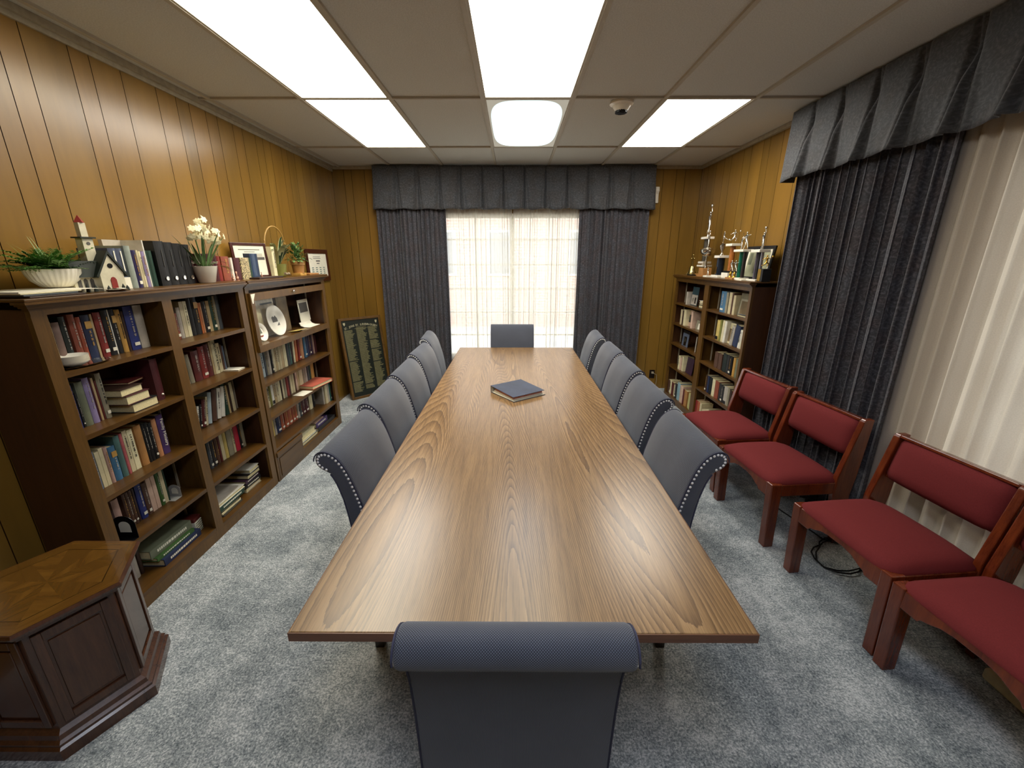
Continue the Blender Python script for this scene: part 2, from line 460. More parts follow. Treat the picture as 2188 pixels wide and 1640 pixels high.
# ------------------------------------------------------------------ plank panelling with real grooves
def planks(name, place, a0, a1, cuts, holes=(), seed=1):
    """vertical boards from a0 to a1 split at the groove positions; holes = [(a0, a1, z0, z1)]"""
    rnd = random.Random(seed)
    b = bmesh.new(); lay = b.faces.layers.float_color if False else None
    tones = []
    g = 0.004
    ed = [a0] + sorted(c for c in cuts if a0 + 0.01 < c < a1 - 0.01) + [a1]
    for i in range(len(ed)-1):
        t = 0.86 + 0.26*rnd.random(); r = 1 + 0.05*(rnd.random()-0.5)
        segs = [(ed[i] + g/2, ed[i+1] - g/2)]
        pieces = []
        xs = sorted({segs[0][0], segs[0][1]} | {h for q in holes for h in q[:2] if segs[0][0] < h < segs[0][1]})
        for k in range(len(xs)-1):
            m = (xs[k] + xs[k+1])/2
            hz = [h for h in holes if h[0] <= m <= h[1]]
            if hz: pieces += [(xs[k], xs[k+1], 0, hz[0][2]), (xs[k], xs[k+1], hz[0][3], RZ)]
            else: pieces += [(xs[k], xs[k+1], 0, RZ)]
        for (p, q, z0, z1) in pieces:
            vs = [(p, 0.0, z0), (q, 0.0, z0), (q, 0.0, z1), (p, 0.0, z1)]
            f = b.faces.new([b.verts.new(place(*v)) for v in vs]); tones.append((t*r, t, t/r, 1))
            for e, s in ((p, -1), (q, 1)):      # chamfer down into the groove
                f = b.faces.new([b.verts.new(place(*v)) for v in ((e, 0, z0), (e + s*g/2, 0.006, z0), (e + s*g/2, 0.006, z1), (e, 0, z1))])
                tones.append((0.14, 0.09, 0.06, 1))
    me = bpy.data.meshes.new(name); b.to_mesh(me); b.free()
    at = me.color_attributes.new('tone', 'FLOAT_COLOR', 'CORNER')
    for p, t in zip(me.polygons, tones):
        for li in p.loop_indices: at.data[li].color = t
    me.materials.append(M_panel)
    o = bpy.data.objects.new(name, me); COL.objects.link(o); o['kind'] = 'structure'
    return o
def fill(start, end, known):
    rnd = random.Random(5); c = list(known); y = min(known)
    while y > start + 0.15: y -= rnd.choice((0.105, 0.21, 0.14, 0.18, 0.09)); c.append(y)
    y = max(known)
    while y < end - 0.15: y += rnd.choice((0.105, 0.21, 0.14, 0.18)); c.append(y)
    return c
WINF = (-0.92, 0.88, 0.42, 2.20)      # far window opening (x0, x1, z0, z1)
WINR = (-0.95, 2.02, 0.55, 2.20)      # right window opening (y0, y1, z0, z1)
gl = [2.041, 2.144, 2.353, 2.457, 2.633, 2.864, 3.016, 3.127, 3.280, 3.396, 3.567, 3.685, 3.853, 3.96, 4.074, 4.25, 4.354, 4.486, 4.626, 4.801, 4.95, 5.10, 5.25]
planks('wall_left', lambda a, d, z: (RX0 - d, a, z), RY0, RY1, fill(RY0, RY1, gl), seed=3)
gr = [4.819, 4.672, 4.436, 4.301, 4.109, 4.011, 3.828, 3.596, 3.45, 3.24, 3.05, 5.0, 5.2]
planks('wall_right', lambda a, d, z: (RX1 + d, a, z), RY0, RY1, fill(RY0, RY1, gr), [WINR], seed=9)
gf = [-2.003, -1.913, -1.758, -1.60, -1.4, -1.2, -1.05, 1.0, 1.2, 1.4, 1.55, 1.641, 1.75, 1.904, 2.007]
planks('wall_far', lambda a, d, z: (a, RY1 + d, z), RX0, RX1, gf, [WINF], seed=4)
planks('wall_near', lambda a, d, z: (a, RY0 - d, z), RX0, RX1, [x*0.17-2 for x in range(26)], seed=8)
mb = MB()   # solid wall bodies behind the boards
mb.box(RX0-0.16, RX0-0.008, RY0-0.15, RY1+0.15, 0, RZ+0.012); struct(mb, 'wall_left', M_dark)
mb = MB()
mb.box(RX1+0.008, RX1+0.16, RY0-0.15, WINR[0], 0, RZ+0.012); mb.box(RX1+0.008, RX1+0.16, WINR[1], RY1+0.15, 0, RZ+0.012)
mb.box(RX1+0.008, RX1+0.16, WINR[0], WINR[1], 0, WINR[2]); mb.box(RX1+0.008, RX1+0.16, WINR[0], WINR[1], WINR[3], RZ+0.012)
struct(mb, 'wall_right', M_dark)
mb = MB()
mb.box(RX0, WINF[0], RY1+0.008, RY1+0.16, 0, RZ+0.012); mb.box(WINF[1], RX1, RY1+0.008, RY1+0.16, 0, RZ+0.012)
mb.box(WINF[0], WINF[1], RY1+0.008, RY1+0.16, 0, WINF[2]); mb.box(WINF[0], WINF[1], RY1+0.008, RY1+0.16, WINF[3], RZ+0.012)
struct(mb, 'wall_far', M_dark)
mb = MB(); mb.box(RX0, RX1, RY0-0.16, RY0-0.008, 0, RZ+0.012); struct(mb, 'wall_near', M_dark)

# ------------------------------------------------------------------ windows
M_sash = plain('window_paint', '#d9d4c6', 0.5)
def window(name, place, a0, a1, z0, z1, nx, nz):
    mb = MB()
    def bx(p, q, r, s, d0, d1):
        A = place(p, d0, r); B = place(q, d1, s)
        mb.box(min(A[0], B[0]), max(A[0], B[0]), min(A[1], B[1]), max(A[1], B[1]), min(A[2], B[2]), max(A[2], B[2]))
    f = 0.05
    bx(a0, a0+f, z0, z1, 0.03, 0.12); bx(a1-f, a1, z0, z1, 0.03, 0.12); bx(a0+f, a1-f, z0, z0+f, 0.03, 0.12); bx(a0+f, a1-f, z1-f, z1, 0.03, 0.12)
    for i in range(1, nx):
        a = a0 + (a1-a0)*i/nx; wd = 0.028 if i*2 == nx else 0.010
        bx(a-wd, a+wd, z0+f, z1-f, 0.06, 0.09)
    for i in range(1, nz):
        z = z0 + (z1-z0)*i/nz; bx(a0+f, a1-f, z-0.010, z+0.010, 0.062, 0.088)
    o = struct(mb, name, M_sash)
    mb = MB()
    A = place(a0+f, 0.074, z0+f); B = place(a1-f, 0.077, z1-f)
    mb.quad(A, (B[0] if abs(B[0]-A[0]) > .1 else A[0], B[1] if abs(B[1]-A[1]) > .1 else A[1], A[2]), (B[0] if abs(B[0]-A[0]) > .1 else A[0], B[1] if abs(B[1]-A[1]) > .1 else A[1], B[2]), (A[0], A[1], B[2]))
    mb.build('window_glass', M_glass, o)
window('window_1', lambda a, d, z: (a, RY1 + d, z), *WINF, 4, 6)
window('window_2', lambda a, d, z: (RX1 + d, a, z), *WINR, 6, 5)

# ------------------------------------------------------------------ what stands outside
def make_brick():
    m, nt, b = newmat('outside_brick')
    v = coords(nt, (1, 1, 1)); 
    sx = nt.nodes.new('ShaderNodeSeparateXYZ'); nt.links.new(v, sx.inputs[0])
    cb = nt.nodes.new('ShaderNodeCombineXYZ'); nt.links.new(sx.outputs[0], cb.inputs[0]); nt.links.new(sx.outputs[2], cb.inputs[1])
    br = N(nt, 'ShaderNodeTexBrick', Scale=1.0)
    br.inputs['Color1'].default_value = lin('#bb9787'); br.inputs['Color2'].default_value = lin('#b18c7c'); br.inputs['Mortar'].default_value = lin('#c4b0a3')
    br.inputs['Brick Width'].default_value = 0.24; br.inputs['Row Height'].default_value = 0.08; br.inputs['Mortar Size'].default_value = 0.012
    nt.links.new(cb.outputs[0], br.inputs['Vector']); nt.links.new(br.outputs['Color'], b.inputs['Base Color'])
    b.inputs['Roughness'].default_value = 0.9
    return m
M_brick = make_brick()
M_lawn = plain('outside_concrete', '#b9b7ad', 0.9, scale=3)
mb = MB(); mb.box(-14, 14, RY1+0.2, 26, -0.4, -0.3); mb.box(RX1+0.2, 16, -10, RY1+0.2, -0.4, -0.3); struct(mb, 'ground', M_lawn)
bmat_pane = plain('far_pane', '#7d7f80', 0.3)
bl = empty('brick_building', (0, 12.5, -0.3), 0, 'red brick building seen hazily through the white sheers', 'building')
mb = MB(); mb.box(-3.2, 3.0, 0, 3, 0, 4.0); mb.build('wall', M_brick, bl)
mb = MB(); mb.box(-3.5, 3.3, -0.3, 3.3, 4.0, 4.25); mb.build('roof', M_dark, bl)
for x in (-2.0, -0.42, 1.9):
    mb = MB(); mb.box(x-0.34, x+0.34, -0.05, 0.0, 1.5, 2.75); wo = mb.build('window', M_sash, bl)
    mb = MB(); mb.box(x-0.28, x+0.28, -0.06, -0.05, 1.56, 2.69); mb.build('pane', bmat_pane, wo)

# ------------------------------------------------------------------ ceiling fixtures
def fixture(name, gx, gy0, gy1, mat, label):
    x0, x1 = gx, gx + 0.61
    cx, cy = (x0+x1)/2, (gy0+gy1)/2
    t = empty(name, (cx, cy, RZ), 0, label, 'ceiling light', 'recessed ceiling light panels')
    hx, hy = 0.305-0.012, (gy1-gy0)/2-0.010
    mb = MB()
    for s in (-1, 1):
        mb.box(s*hx-(0.012 if s > 0 else 0), s*hx+(0.012 if s < 0 else 0), -hy, hy, 0.001, 0.022)
        mb.box(-hx+0.012, hx-0.012, s*hy-(0.012 if s > 0 else 0), s*hy+(0.012 if s < 0 else 0), 0.001, 0.022)
    mb.build('frame', M_grid, t)
    mb = MB(); mb.box(-hx+0.012, hx-0.012, -hy+0.012, hy-0.012, 0.004, 0.010); mb.build('diffuser', mat, t)
fixture('ceiling_light', GX[1], GY[3], GY[4], M_lampy, 'big warm glowing panel nearest the left wall, running out of the top of the photo')
fixture('ceiling_light', GX[3], GY[3], GY[4], M_lampm, 'big warm glowing panel over the middle, running out of the top of the photo')
fixture('ceiling_light', GX[1], GY[4], GY[5], M_lampw, 'pure white panel in the far row, nearest the left wall')
fixture('ceiling_light', GX[3], GY[4], GY[5], M_lampc, 'panel with a round cornered bluish glow and dull corners, over the far table end')
fixture('ceiling_light', GX[5], GY[4], GY[5], M_lampw, 'pure white panel on the right, beyond the smoke detector')

fixture('ceiling_light', GX[3], GY[1], GY[2], M_lampfill, 'added unseen fill light panel above and behind the camera')  # added fill light, out of view, brightens the near chair and carpet
sd = empty('smoke_detector', (0.735, 3.27, RZ), 0, 'round white smoke detector on the ceiling left of the right light', 'smoke detector')
mb = MB(); mb.lathe([(0.078, 0.0), (0.080, -0.012), (0.066, -0.022), (0.0, -0.022)], n=32); mb.build('mounting_plate', M_white, sd, smooth=True)
mb = MB(); mb.lathe([(0.062, -0.022), (0.050, -0.040), (0.040, -0.052), (0.0, -0.054)], n=32); mb.build('housing', M_white, sd, smooth=True)
mb = MB()
for k in range(8):
    a = k*PI/4
    mb.box(0.028, 0.040, -0.012, 0.012, -0.064, -0.050, M=Matrix.Rotation(a, 4, 'Z'))
mb.lathe([(0.026, -0.050), (0.026, -0.068), (0.0, -0.068)], n=20); mb.build('sensor_cage', M_black, sd)

ms = empty('motion_sensor', (1.69, RY1-0.002, 2.38), 0, 'small white wedge shaped wall sensor right of the far valance', 'sensor')
mb = MB(); mb.prism([(-0.01, -0.07), (-0.028, -0.07), (-0.022, 0.03), (-0.045, 0.06), (-0.035, 0.105), (-0.01, 0.11)], 0, -0.022, 0.02, 0.004); mb.build('housing', M_white, ms)
mb = MB(); mb.box(-0.015, 0.013, -0.01, 0.0, -0.05, 0.09); mb.build('bracket', M_tan, ms)

ol = empty('wall_outlet', (1.85, RY1-0.002, 0.20), 0, 'dark brown wall outlet low on the far wall beside the curtain', 'outlet')
mb = MB(); mb.box(-0.035, 0.035, -0.006, 0, -0.057, 0.057, 0.002); mb.build('cover_plate', M_leg, ol)
mb = MB(); mb.box(-0.012, 0.016, -0.03, -0.006, 0.01, 0.035, 0.003); mb.build('plug', M_tan, ol)
mb = MB(); mb.tube([(0.002, -0.028, 0.02), (0.05, -0.035, 0.0), (0.06, -0.03, -0.08), (0.05, -0.03, -0.19)], 0.003); mb.build('cord', M_tan, ol)

# ------------------------------------------------------------------ curtains
def drape(name, place, a0, a1, z0, z1, mat, label, cat, pitch=0.055, amp=0.028, seed=1, flare=0.0, thick=0.0, gather=0.6, group=None, lat=0.35):
    """hanging pleated cloth; place(a, d, z) maps along-the-wall / out-of-wall / height to the room"""
    rnd = random.Random(seed)
    n = max(8, int((a1-a0)/pitch)*10); nz = 14
    ph = [0]; 
    for i in range(n): ph.append(ph[-1] + (1.0 + gather*(rnd.random()-0.5)*2 * (1 if (i//10) % 2 else 0.6)) * 2*PI/10)
    am = [0.5 + 0.9*rnd.random() for _ in range(n//10+3)]
    b = bmesh.new(); uvl = b.loops.layers.uv.new('UVMap')
    g = []
    L = 0; us = []
    for i in range(n+1):
        t = i/n; a = a0 + (a1-a0)*t
        k = i/10.0; A = am[int(k)]*(1-(k % 1)) + am[int(k)+1]*(k % 1)
        row = []
        for j in range(nz+1):
            s = j/nz; z = z1 + (z0-z1)*s
            dd = amp*A*(math.sin(ph[i]) + 0.25*math.sin(2.3*ph[i]+1)) * (0.75 + 0.35*s)
            aa = a + lat*amp*A*math.sin(2*ph[i]+0.6) + flare*(t-0.5)*s + 0.006*math.sin(5*s+i*0.31)*s
            row.append(b.verts.new(place(aa, dd, z)))
        g.append(row)
        if i: L += (g[i][0].co - g[i-1][0].co).length
        us.append(L)
    for i in range(n):
        for j in range(nz):
            f = b.faces.new((g[i][j], g[i+1][j], g[i+1][j+1], g[i][j+1])); f.smooth = True
            for lp, (p, q) in zip(f.loops, ((i, j), (i+1, j), (i+1, j+1), (i, j+1))):
                lp[uvl].uv = (us[p], z1 + (z0-z1)*q/nz)
    me = bpy.data.meshes.new(name); b.to_mesh(me); b.free(); me.materials.append(mat)
    o = bpy.data.objects.new(name, me); COL.objects.link(o)
    if thick:
        so = o.modifiers.new('cloth', 'SOLIDIFY'); so.thickness = thick; so.offset = 0
    return tag(o, label, cat, group)
far = lambda a, d, z: (a, RY1 - 0.085 - d, z)
drape('drape', far, -1.635, -0.80, 0.02, 2.55, M_drape, 'dark paisley drape left of the far window', 'curtain', 0.052, 0.027, 3, 0.0, 0.003, 0.9)
drape('drape', far, 0.765, 1.60, 0.02, 2.55, M_drape, 'dark paisley drape right of the far window', 'curtain', 0.056, 0.027, 8, 0.0, 0.003, 0.9)
far2 = lambda a, d, z: (a, RY1 - 0.030 - d*0.6, z)
drape('sheer_curtain', far2, -0.86, -0.03, 0.03, 2.5, M_sheer, 'left white sheer of the far window', 'curtain', 0.060, 0.024, 5, 0.04, 0, 0.9)
drape('sheer_curtain', far2, -0.01, 0.86, 0.03, 2.5, M_sheer, 'right white sheer of the far window', 'curtain', 0.066, 0.025, 6, 0.04, 0, 0.9)
rt = lambda a, d, z: (RX1 - 0.10 - d, a, z)
drape('drape', rt, 2.185, 3.395, 0.03, 2.55, M_drape, 'wide dark paisley drape on the right wall beside the bookcase', 'curtain', 0.066, 0.034, 12, 0.0, 0.003, 0.9)
rt2 = lambda a, d, z: (RX1 - 0.065 - d*0.8, a, z)
drape('lining_curtain', rt2, -1.1, 2.27, 0.03, 2.55, M_beige, 'long pale beige pleated curtain behind the red chairs', 'curtain', 0.088, 0.030, 21, 0.0, 0.0, 0.2, None, 0.1)

def valance(name, place, a0, a1, z0, z1, pleats, label, end0=True, end1=True, proj=0.13, seed=2, opened=0.035):
    """flat box valance with pinched pleats that open towards the hem"""
    rnd = random.Random(seed)
    b = bmesh.new(); uvl = b.loops.layers.uv.new('UVMap')
    A = []
    if end0: A += [(a0, -proj + proj*i/4.0, 0) for i in range(4)]
    stops = sorted(pleats)
    n = int((a1-a0)/0.008)
    for i in range(n+1): A.append((a0 + (a1-a0)*i/n, 0.0, 1))
    if end1: A += [(a1, -proj*i/4.0, 0) for i in range(1, 5)]
    nz = 16; g = []; us = []; L = 0
    for idx, (a, d, front) in enumerate(A):
        row = []
        for j in range(nz+1):
            s = j/nz; z = z1 + (z0-z1)*s
            dd, aa, zz = d, a, z
            if front:
                bow = 0
                for k, p in enumerate(stops):
                    u = a - p
                    wdt = 0.024 + 0.046*max(0, s-0.25)
                    if abs(u) < 3*wdt:
                        e = math.exp(-(u/wdt)**2)
                        pin = max(0.0, 1-abs(s-0.28)/0.26)
                        dd += -0.030*e*(0.3+1.0*pin) + (opened*e*(s-0.35) if s > 0.35 else 0)
                        dd += 0.026*(0.25+s)*math.cos(u/wdt*4.6 + 0.5*k)*e
                    bow += 0
                nxt = min(stops, key=lambda p: abs(p-a)) if stops else a
                dd += 0.012*s*math.sin((a-a0)*9.0) + 0.02*s
                zz = z + (0.006*math.sin((a-a0)*23) if j == nz else 0)
            else:
                dd = d + 0.02*s; aa = a + (0.03*s if a == a1 else -0.03*s)
            row.append(b.verts.new(place(aa, dd, zz)))
        g.append(row)
        if idx: L += (g[idx][0].co - g[idx-1][0].co).length
        us.append(L)
    for i in range(len(g)-1):
        for j in range(nz):
            f = b.faces.new((g[i][j], g[i+1][j], g[i+1][j+1], g[i][j+1])); f.smooth = True
            for lp, (p, q) in zip(f.loops, ((i, j), (i+1, j), (i+1, j+1), (i, j+1))):
                lp[uvl].uv = (us[p], z1 + (z0-z1)*q/nz)
    me = bpy.data.meshes.new(name); b.to_mesh(me); b.free(); me.materials.append(M_valance)
    o = bpy.data.objects.new(name, me); COL.objects.link(o)
    so = o.modifiers.new('cloth', 'SOLIDIFY'); so.thickness = 0.004; so.offset = 0
    return tag(o, label, 'valance')
fv = lambda a, d, z: (a, 5.236 - d, z)
pl = [-1.36, -1.115, -0.865, -0.62, -0.37, -0.125, 0.12, 0.365, 0.615, 0.86, 1.11, 1.355]
valance('valance', fv, -1.625, 1.625, 2.232, RZ-0.003, pl, 'dark pinch pleated valance across the top of the far window')
rv = lambda a, d, z: (RX1 - 0.16 - d, a, z)
valance('valance', rv, -1.1, 3.47, 2.235, RZ-0.003, [3.24 - 0.262*k for k in range(17)], 'long dark pinch pleated valance along the right wall', end0=False, seed=7, opened=0.06)
# ------------------------------------------------------------------ conference table
tb = empty('conference_table', (0.0245, 2.645, 0), 0, 'long wood grain conference table filling the middle of the room', 'table')
mb = MB(); mb.box(-0.6105, 0.6105, -1.803, 1.803, 0.722, 0.75, 0.0025); mb.build('tabletop', M_top, tb)
mb = MB(); 
for x0, x1, y0, y1 in ((-0.6125, 0.6125, -1.8055, -1.803), (-0.6125, 0.6125, 1.803, 1.8055), (-0.6125, -0.6105, -1.803, 1.803), (0.6105, 0.6125, -1.803, 1.803)):
    mb.box(x0, x1, y0, y1, 0.7215, 0.7485)
mb.build('edge_band', M_edge, tb)
for y in (-1.15, 0.0, 1.15):
    mb = MB(); mb.box(-0.10, 0.10, y-0.05, y+0.05, 0.0, 0.7215, 0.004); mb.build('leg', M_dark, tb)
mb = MB(); mb.box(-0.02, 0.02, -1.12, 1.12, 0.45, 0.62); mb.build('stretcher', M_dark, tb)

# ------------------------------------------------------------------ blue parsons chairs
FR = [(0, .46), (.006, .54), (.016, .64), (.034, .74), (.055, .82), (.076, .885), (.097, .928), (.120, .957), (.143, .972), (.166, .977), (.187, .970), (.200, .953), (.203, .932), (.196, .912), (.180, .897), (.163, .888)]
RE = [(.150, .880), (.140, .862), (.127, .83), (.112, .77), (.100, .69), (.091, .60), (.084, .50), (.079, .425)]
WCH = 0.475
def smooth_poly(p, k=2):
    for _ in range(k):
        q = [p[0]]
        for i in range(len(p)-1):
            a, b = p[i], p[i+1]
            q += [(a[0]*.75+b[0]*.25, a[1]*.75+b[1]*.25), (a[0]*.25+b[0]*.75, a[1]*.25+b[1]*.75)]
        q.append(p[-1]); p = q
    return p
FRs = smooth_poly(FR, 1)
PROF = FRs + smooth_poly(RE, 1) + [(.02, .42)]
def extr_uv(prof, w, name, mat, parent, r=0.010):
    """side profile (outward d, z) swept across the chair with rounded ends and cloth UVs"""
    b = bmesh.new(); uvl = b.loops.layers.uv.new('UVMap')
    n = len(prof)
    cx = sum(p[0] for p in prof)/n
    nor = []
    for i in range(n):
        a = Vector(prof[i-1]); c = Vector(prof[(i+1) % n]); d = (c-a); d = Vector((d.y, -d.x)); 
        if d.length > 0: d.normalize()
        nor.append(d)
    area = sum(prof[i][0]*prof[(i+1) % n][1]-prof[(i+1) % n][0]*prof[i][1] for i in range(n))
    sgn = -1 if area > 0 else 1
    us = [0]
    for i in range(n): us.append(us[-1] + (Vector(prof[(i+1) % n])-Vector(prof[i])).length)
    xs = [(-w/2, r), (-w/2+r*.3, r*.3), (-w/2+r, 0), (-w/6, 0), (w/6, 0), (w/2-r, 0), (w/2-r*.3, r*.3), (w/2, r)]
    rings = [[b.verts.new((x, -(prof[i][0]+sgn*nor[i].x*ins), prof[i][1]+sgn*nor[i].y*ins)) for i in range(n)] for x, ins in xs]
    for k in range(len(xs)-1):
        for i in range(n):
            j = (i+1) % n
            f = b.faces.new((rings[k][i], rings[k][j], rings[k+1][j], rings[k+1][i])); f.smooth = True
            for lp, (kk, u) in zip(f.loops, ((k, us[i]), (k, us[i+1]), (k+1, us[i+1]), (k+1, us[i]))): lp[uvl].uv = (xs[kk][0], u)
    for ring, s in ((rings[0], 1), (rings[-1], -1)):
        f = b.faces.new(ring[::s]); 
        for lp in f.loops: lp[uvl].uv = (lp.vert.co.y, lp.vert.co.z)
    bmesh.ops.triangulate(b, faces=[f for f in b.faces if len(f.verts) > 4])
    bmesh.ops.recalc_face_normals(b, faces=list(b.faces))
    me = bpy.data.meshes.new(name); b.to_mesh(me); b.free(); me.materials.append(mat)
    me.set_sharp_from_angle(angle=math.radians(50))
    o = bpy.data.objects.new(name, me); COL.objects.link(o); o.parent = parent
    return o
def resample(p, step):
    out = [Vector(p[0])]; acc = 0
    for i in range(len(p)-1):
        a, b = Vector(p[i]), Vector(p[i+1]); L = (b-a).length; t = step-acc
        while t <= L: out.append(a + (b-a)*t/L); t += step
        acc = (acc + L) % step
    return out
def make_blue(loc, rz, label):
    t = empty('upholstered_chair', loc, rz, label, 'chair', 'blue scroll back chairs around the table')
    extr_uv(PROF, WCH, 'backrest', M_blue, t)
    mb = MB(); mb.box(-WCH/2+.004, WCH/2-.004, -0.001, 0.42, 0.395, 0.485, 0.016, seg=3); s = mb.build('seat', M_blue, t, smooth=True)
    uv = s.data.uv_layers.new(name='UVMap')
    for lp in s.data.loops: c = s.data.vertices[lp.vertex_index].co; uv.data[lp.index].uv = (c.x, c.y + c.z)
    # inward offset line for nails, on both cheeks
    line = FRs[2:]
    for sx in (-1, 1):
        mb = MB(); pts = resample(line, 0.0185)
        for i, p in enumerate(pts):
            q = pts[min(i+1, len(pts)-1)] - pts[max(i-1, 0)]; nn = Vector((q.y, -q.x)).normalized()
            c = p + nn*0.0120
            mb.ball((sx*(WCH/2+0.0005), -c.x, c.y), 0.0052, sx=0.6, u=8, v=5)
        mb.build('nailhead_trim', M_nail, t, smooth=True)
        mb = MB(); mb.tube([(sx*(WCH/2-0.001), -(p[0]+0.003), p[1]-0.002) for p in FRs[:-7]], 0.0026, 6); mb.build('piping', M_bluep, t, smooth=True)
        mb = MB(); mb.tube([(sx*(WCH/2-0.002), -p[0]+0.002, p[1]) for p in smooth_poly(RE, 1)], 0.003, 6); mb.build('piping', M_bluep, t, smooth=True)
    for sx in (-1, 1):
        for y0, y1, k in ((-0.060, -0.022, 0.03), (0.365, 0.405, -0.0)):
            mb = MB(); x0 = sx*(WCH/2-0.032)
            mb.prism([(x0-.021, y0), (x0+.021, y0), (x0+.021, y1), (x0-.021, y1)], 2, 0.0, 0.396, 0.002); mb.build('leg', M_leg, t)
    return t
ch0 = make_blue((0.004, 0.803, 0), 0, 'blue chair nearest the camera, its thick rolled back seen from behind')
L = [(-0.562, 1.668, -90, 'nearest of the blue chairs on the left side of the table'),
     (-0.592, 2.215, -90, 'second blue chair from the camera on the left side of the table'),
     (-0.604, 2.755, -90, 'middle blue chair on the left side of the table'),
     (-0.625, 3.345, -91, 'left side blue chair in front of the farthest one'),
     (-0.690, 4.00, -86, 'farthest blue chair on the left side, standing before the dark drape'),
     (0.620, 1.672, 90, 'nearest of the blue chairs on the right side of the table'),
     (0.645, 2.302, 90, 'second blue chair from the camera on the right side of the table'),
     (0.662, 2.865, 90, 'middle blue chair on the right side of the table'),
     (0.680, 3.415, 90, 'right side blue chair in front of the farthest one'),
     (0.670, 4.05, 88, 'farthest blue chair on the right side, standing before the dark drape'),
     (-0.018, 4.472, 180, 'blue chair at the far head of the table against the bright sheers')]
# a chair faces +Y at rz=0; -90 makes it face +X (towards the table from the left)
for x, y, a, lb in L: dup(ch0, (x, y, 0), math.radians(a), lb)

# ------------------------------------------------------------------ red side chairs
def make_red(loc, rz, label):
    t = empty('side_chair', loc, rz, label, 'chair', 'red wooden framed chairs along the right wall')
    W = 0.555; h = W/2
    for sx in (-1, 1):
        x0 = sx*h; xi = sx*(h-0.05)
        mb = MB(); mb.prism([(-.060, 0.0), (0.0, 0.0), (0.022, 0.425), (-.045, 0.425)], 0, min(x0, xi), max(x0, xi), 0.005); mb.build('front_leg', M_red, t)
        mb = MB(); xi2 = sx*(h-0.034)
        mb.prism([(-.525, 0.0), (-.445, 0.0), (-.372, 0.33), (-.376, 0.46), (-.452, 0.80), (-.462, 0.812), (-.515, 0.812), (-.495, 0.46), (-.480, 0.33)], 0, min(x0, xi2), max(x0, xi2), 0.005); mb.build('rear_leg', M_red, t)
        mb = MB(); mb.box(min(sx*(h-.006), sx*(h-.03)), max(sx*(h-.006), sx*(h-.03)), -.39, -.035, 0.345, 0.418, 0.003); mb.build('side_rail', M_red, t)
    arch = [(-h+.004, .418), (-h+.004, .335), (-h+.115, .335), (-h+.125, .350), (-h+.15, .358), (-h+.19, .378), (-h+.24, .386), (h-.24, .386), (h-.19, .378), (h-.15, .358), (h-.125, .350), (h-.115, .335), (h-.004, .335), (h-.004, .418)]
    mb = MB(); mb.prism(arch, 1, -.004, .016, 0.003); mb.build('front_rail', M_red, t)
    mb = MB(); mb.box(-h+.034, h-.034, -.452, -.428, .35, .41, 0.003); mb.build('rear_rail', M_red, t)
    # seat: domed cushion
    def cushion(x0, x1, y0, y1, z0, z1, dome, name, M=None, nx=14, ny=12, rr=0.045):
        b = bmesh.new(); top = []; bot = []
        for i in range(nx+1):
            r1 = []; r2 = []
            for j in range(ny+1):
                u = -1 + 2*i/nx; v = -1 + 2*j/ny
                k = (1-abs(u)**5)*(1-abs(v)**5)
                # superellipse outline so the corners are round
                m = max(abs(u), abs(v)); q = (abs(u)**9 + abs(v)**9)**(1/9.0) if m > 0 else 1
                f = m/q if q > 0 else 1
                x = (x0+x1)/2 + (x1-x0)/2*u*f; y = (y0+y1)/2 + (y1-y0)/2*v*f
                r1.append(b.verts.new((x, y, z0 + (z1-z0)*(0.35 + 0.65*k**0.5) + dome*(1-u*u)*(1-v*v))))
                r2.append(b.verts.new((x, y, z0)))
            top.append(r1); bot.append(r2)
        for i in range(nx):
            for j in range(ny):
                b.faces.new((top[i][j], top[i+1][j], top[i+1][j+1], top[i][j+1])); b.faces.new((bot[i][j], bot[i][j+1], bot[i+1][j+1], bot[i+1][j]))
        for i in range(nx):
            b.faces.new((bot[i][0], bot[i+1][0], top[i+1][0], top[i][0])); b.faces.new((bot[i+1][ny], bot[i][ny], top[i][ny], top[i+1][ny]))
        for j in range(ny):
            b.faces.new((bot[0][j+1], bot[0][j], top[0][j], top[0][j+1])); b.faces.new((bot[nx][j], bot[nx][j+1], top[nx][j+1], top[nx][j]))
        bmesh.ops.recalc_face_normals(b, faces=list(b.faces))
        mb = MB(); mb.merge(b, M)
        return mb.build(name, M_maroon, t, smooth=True, ang=75)
    cushion(-h+.012, h-.012, -.435, .018, .414, .462, .022, 'seat')
    R = Matrix.Translation((0, -.443, .69)) @ Matrix.Rotation(math.radians(11), 4, 'X') @ Matrix.Rotation(math.radians(-90), 4, 'X')
    cushion(-h+.034, h-.034, -.115, .115, -.020, .020, .012, 'backrest', R, ny=8)
    mb = MB(); Rb = Matrix.Translation((0, -.443, .69)) @ Matrix.Rotation(math.radians(11), 4, 'X')
    mb.box(-h+.034, h-.034, -.034, -.012, -.112, .118, 0.003, M=Rb); mb.box(-h+.034, h-.034, -.036, .010, .108, .124, 0.004, M=Rb); mb.build('top_rail', M_red, t)
    return t
rd = make_red((1.470, 3.025, 0), math.radians(95), 'farthest red chair, its seat tip in front of the right bookcase')
for x, y, a, lb in ((1.492, 2.405, 95, 'red chair between the farthest one and the one with cords beneath'),
                    (1.555, 1.685, 95, 'red chair with loops of black cord beneath, before the pale curtain'),
                    (1.590, 1.115, 95, 'red chair nearest the camera, cut off by the right edge of the photo')):
    dup(rd, (x, y, 0), math.radians(a), lb)

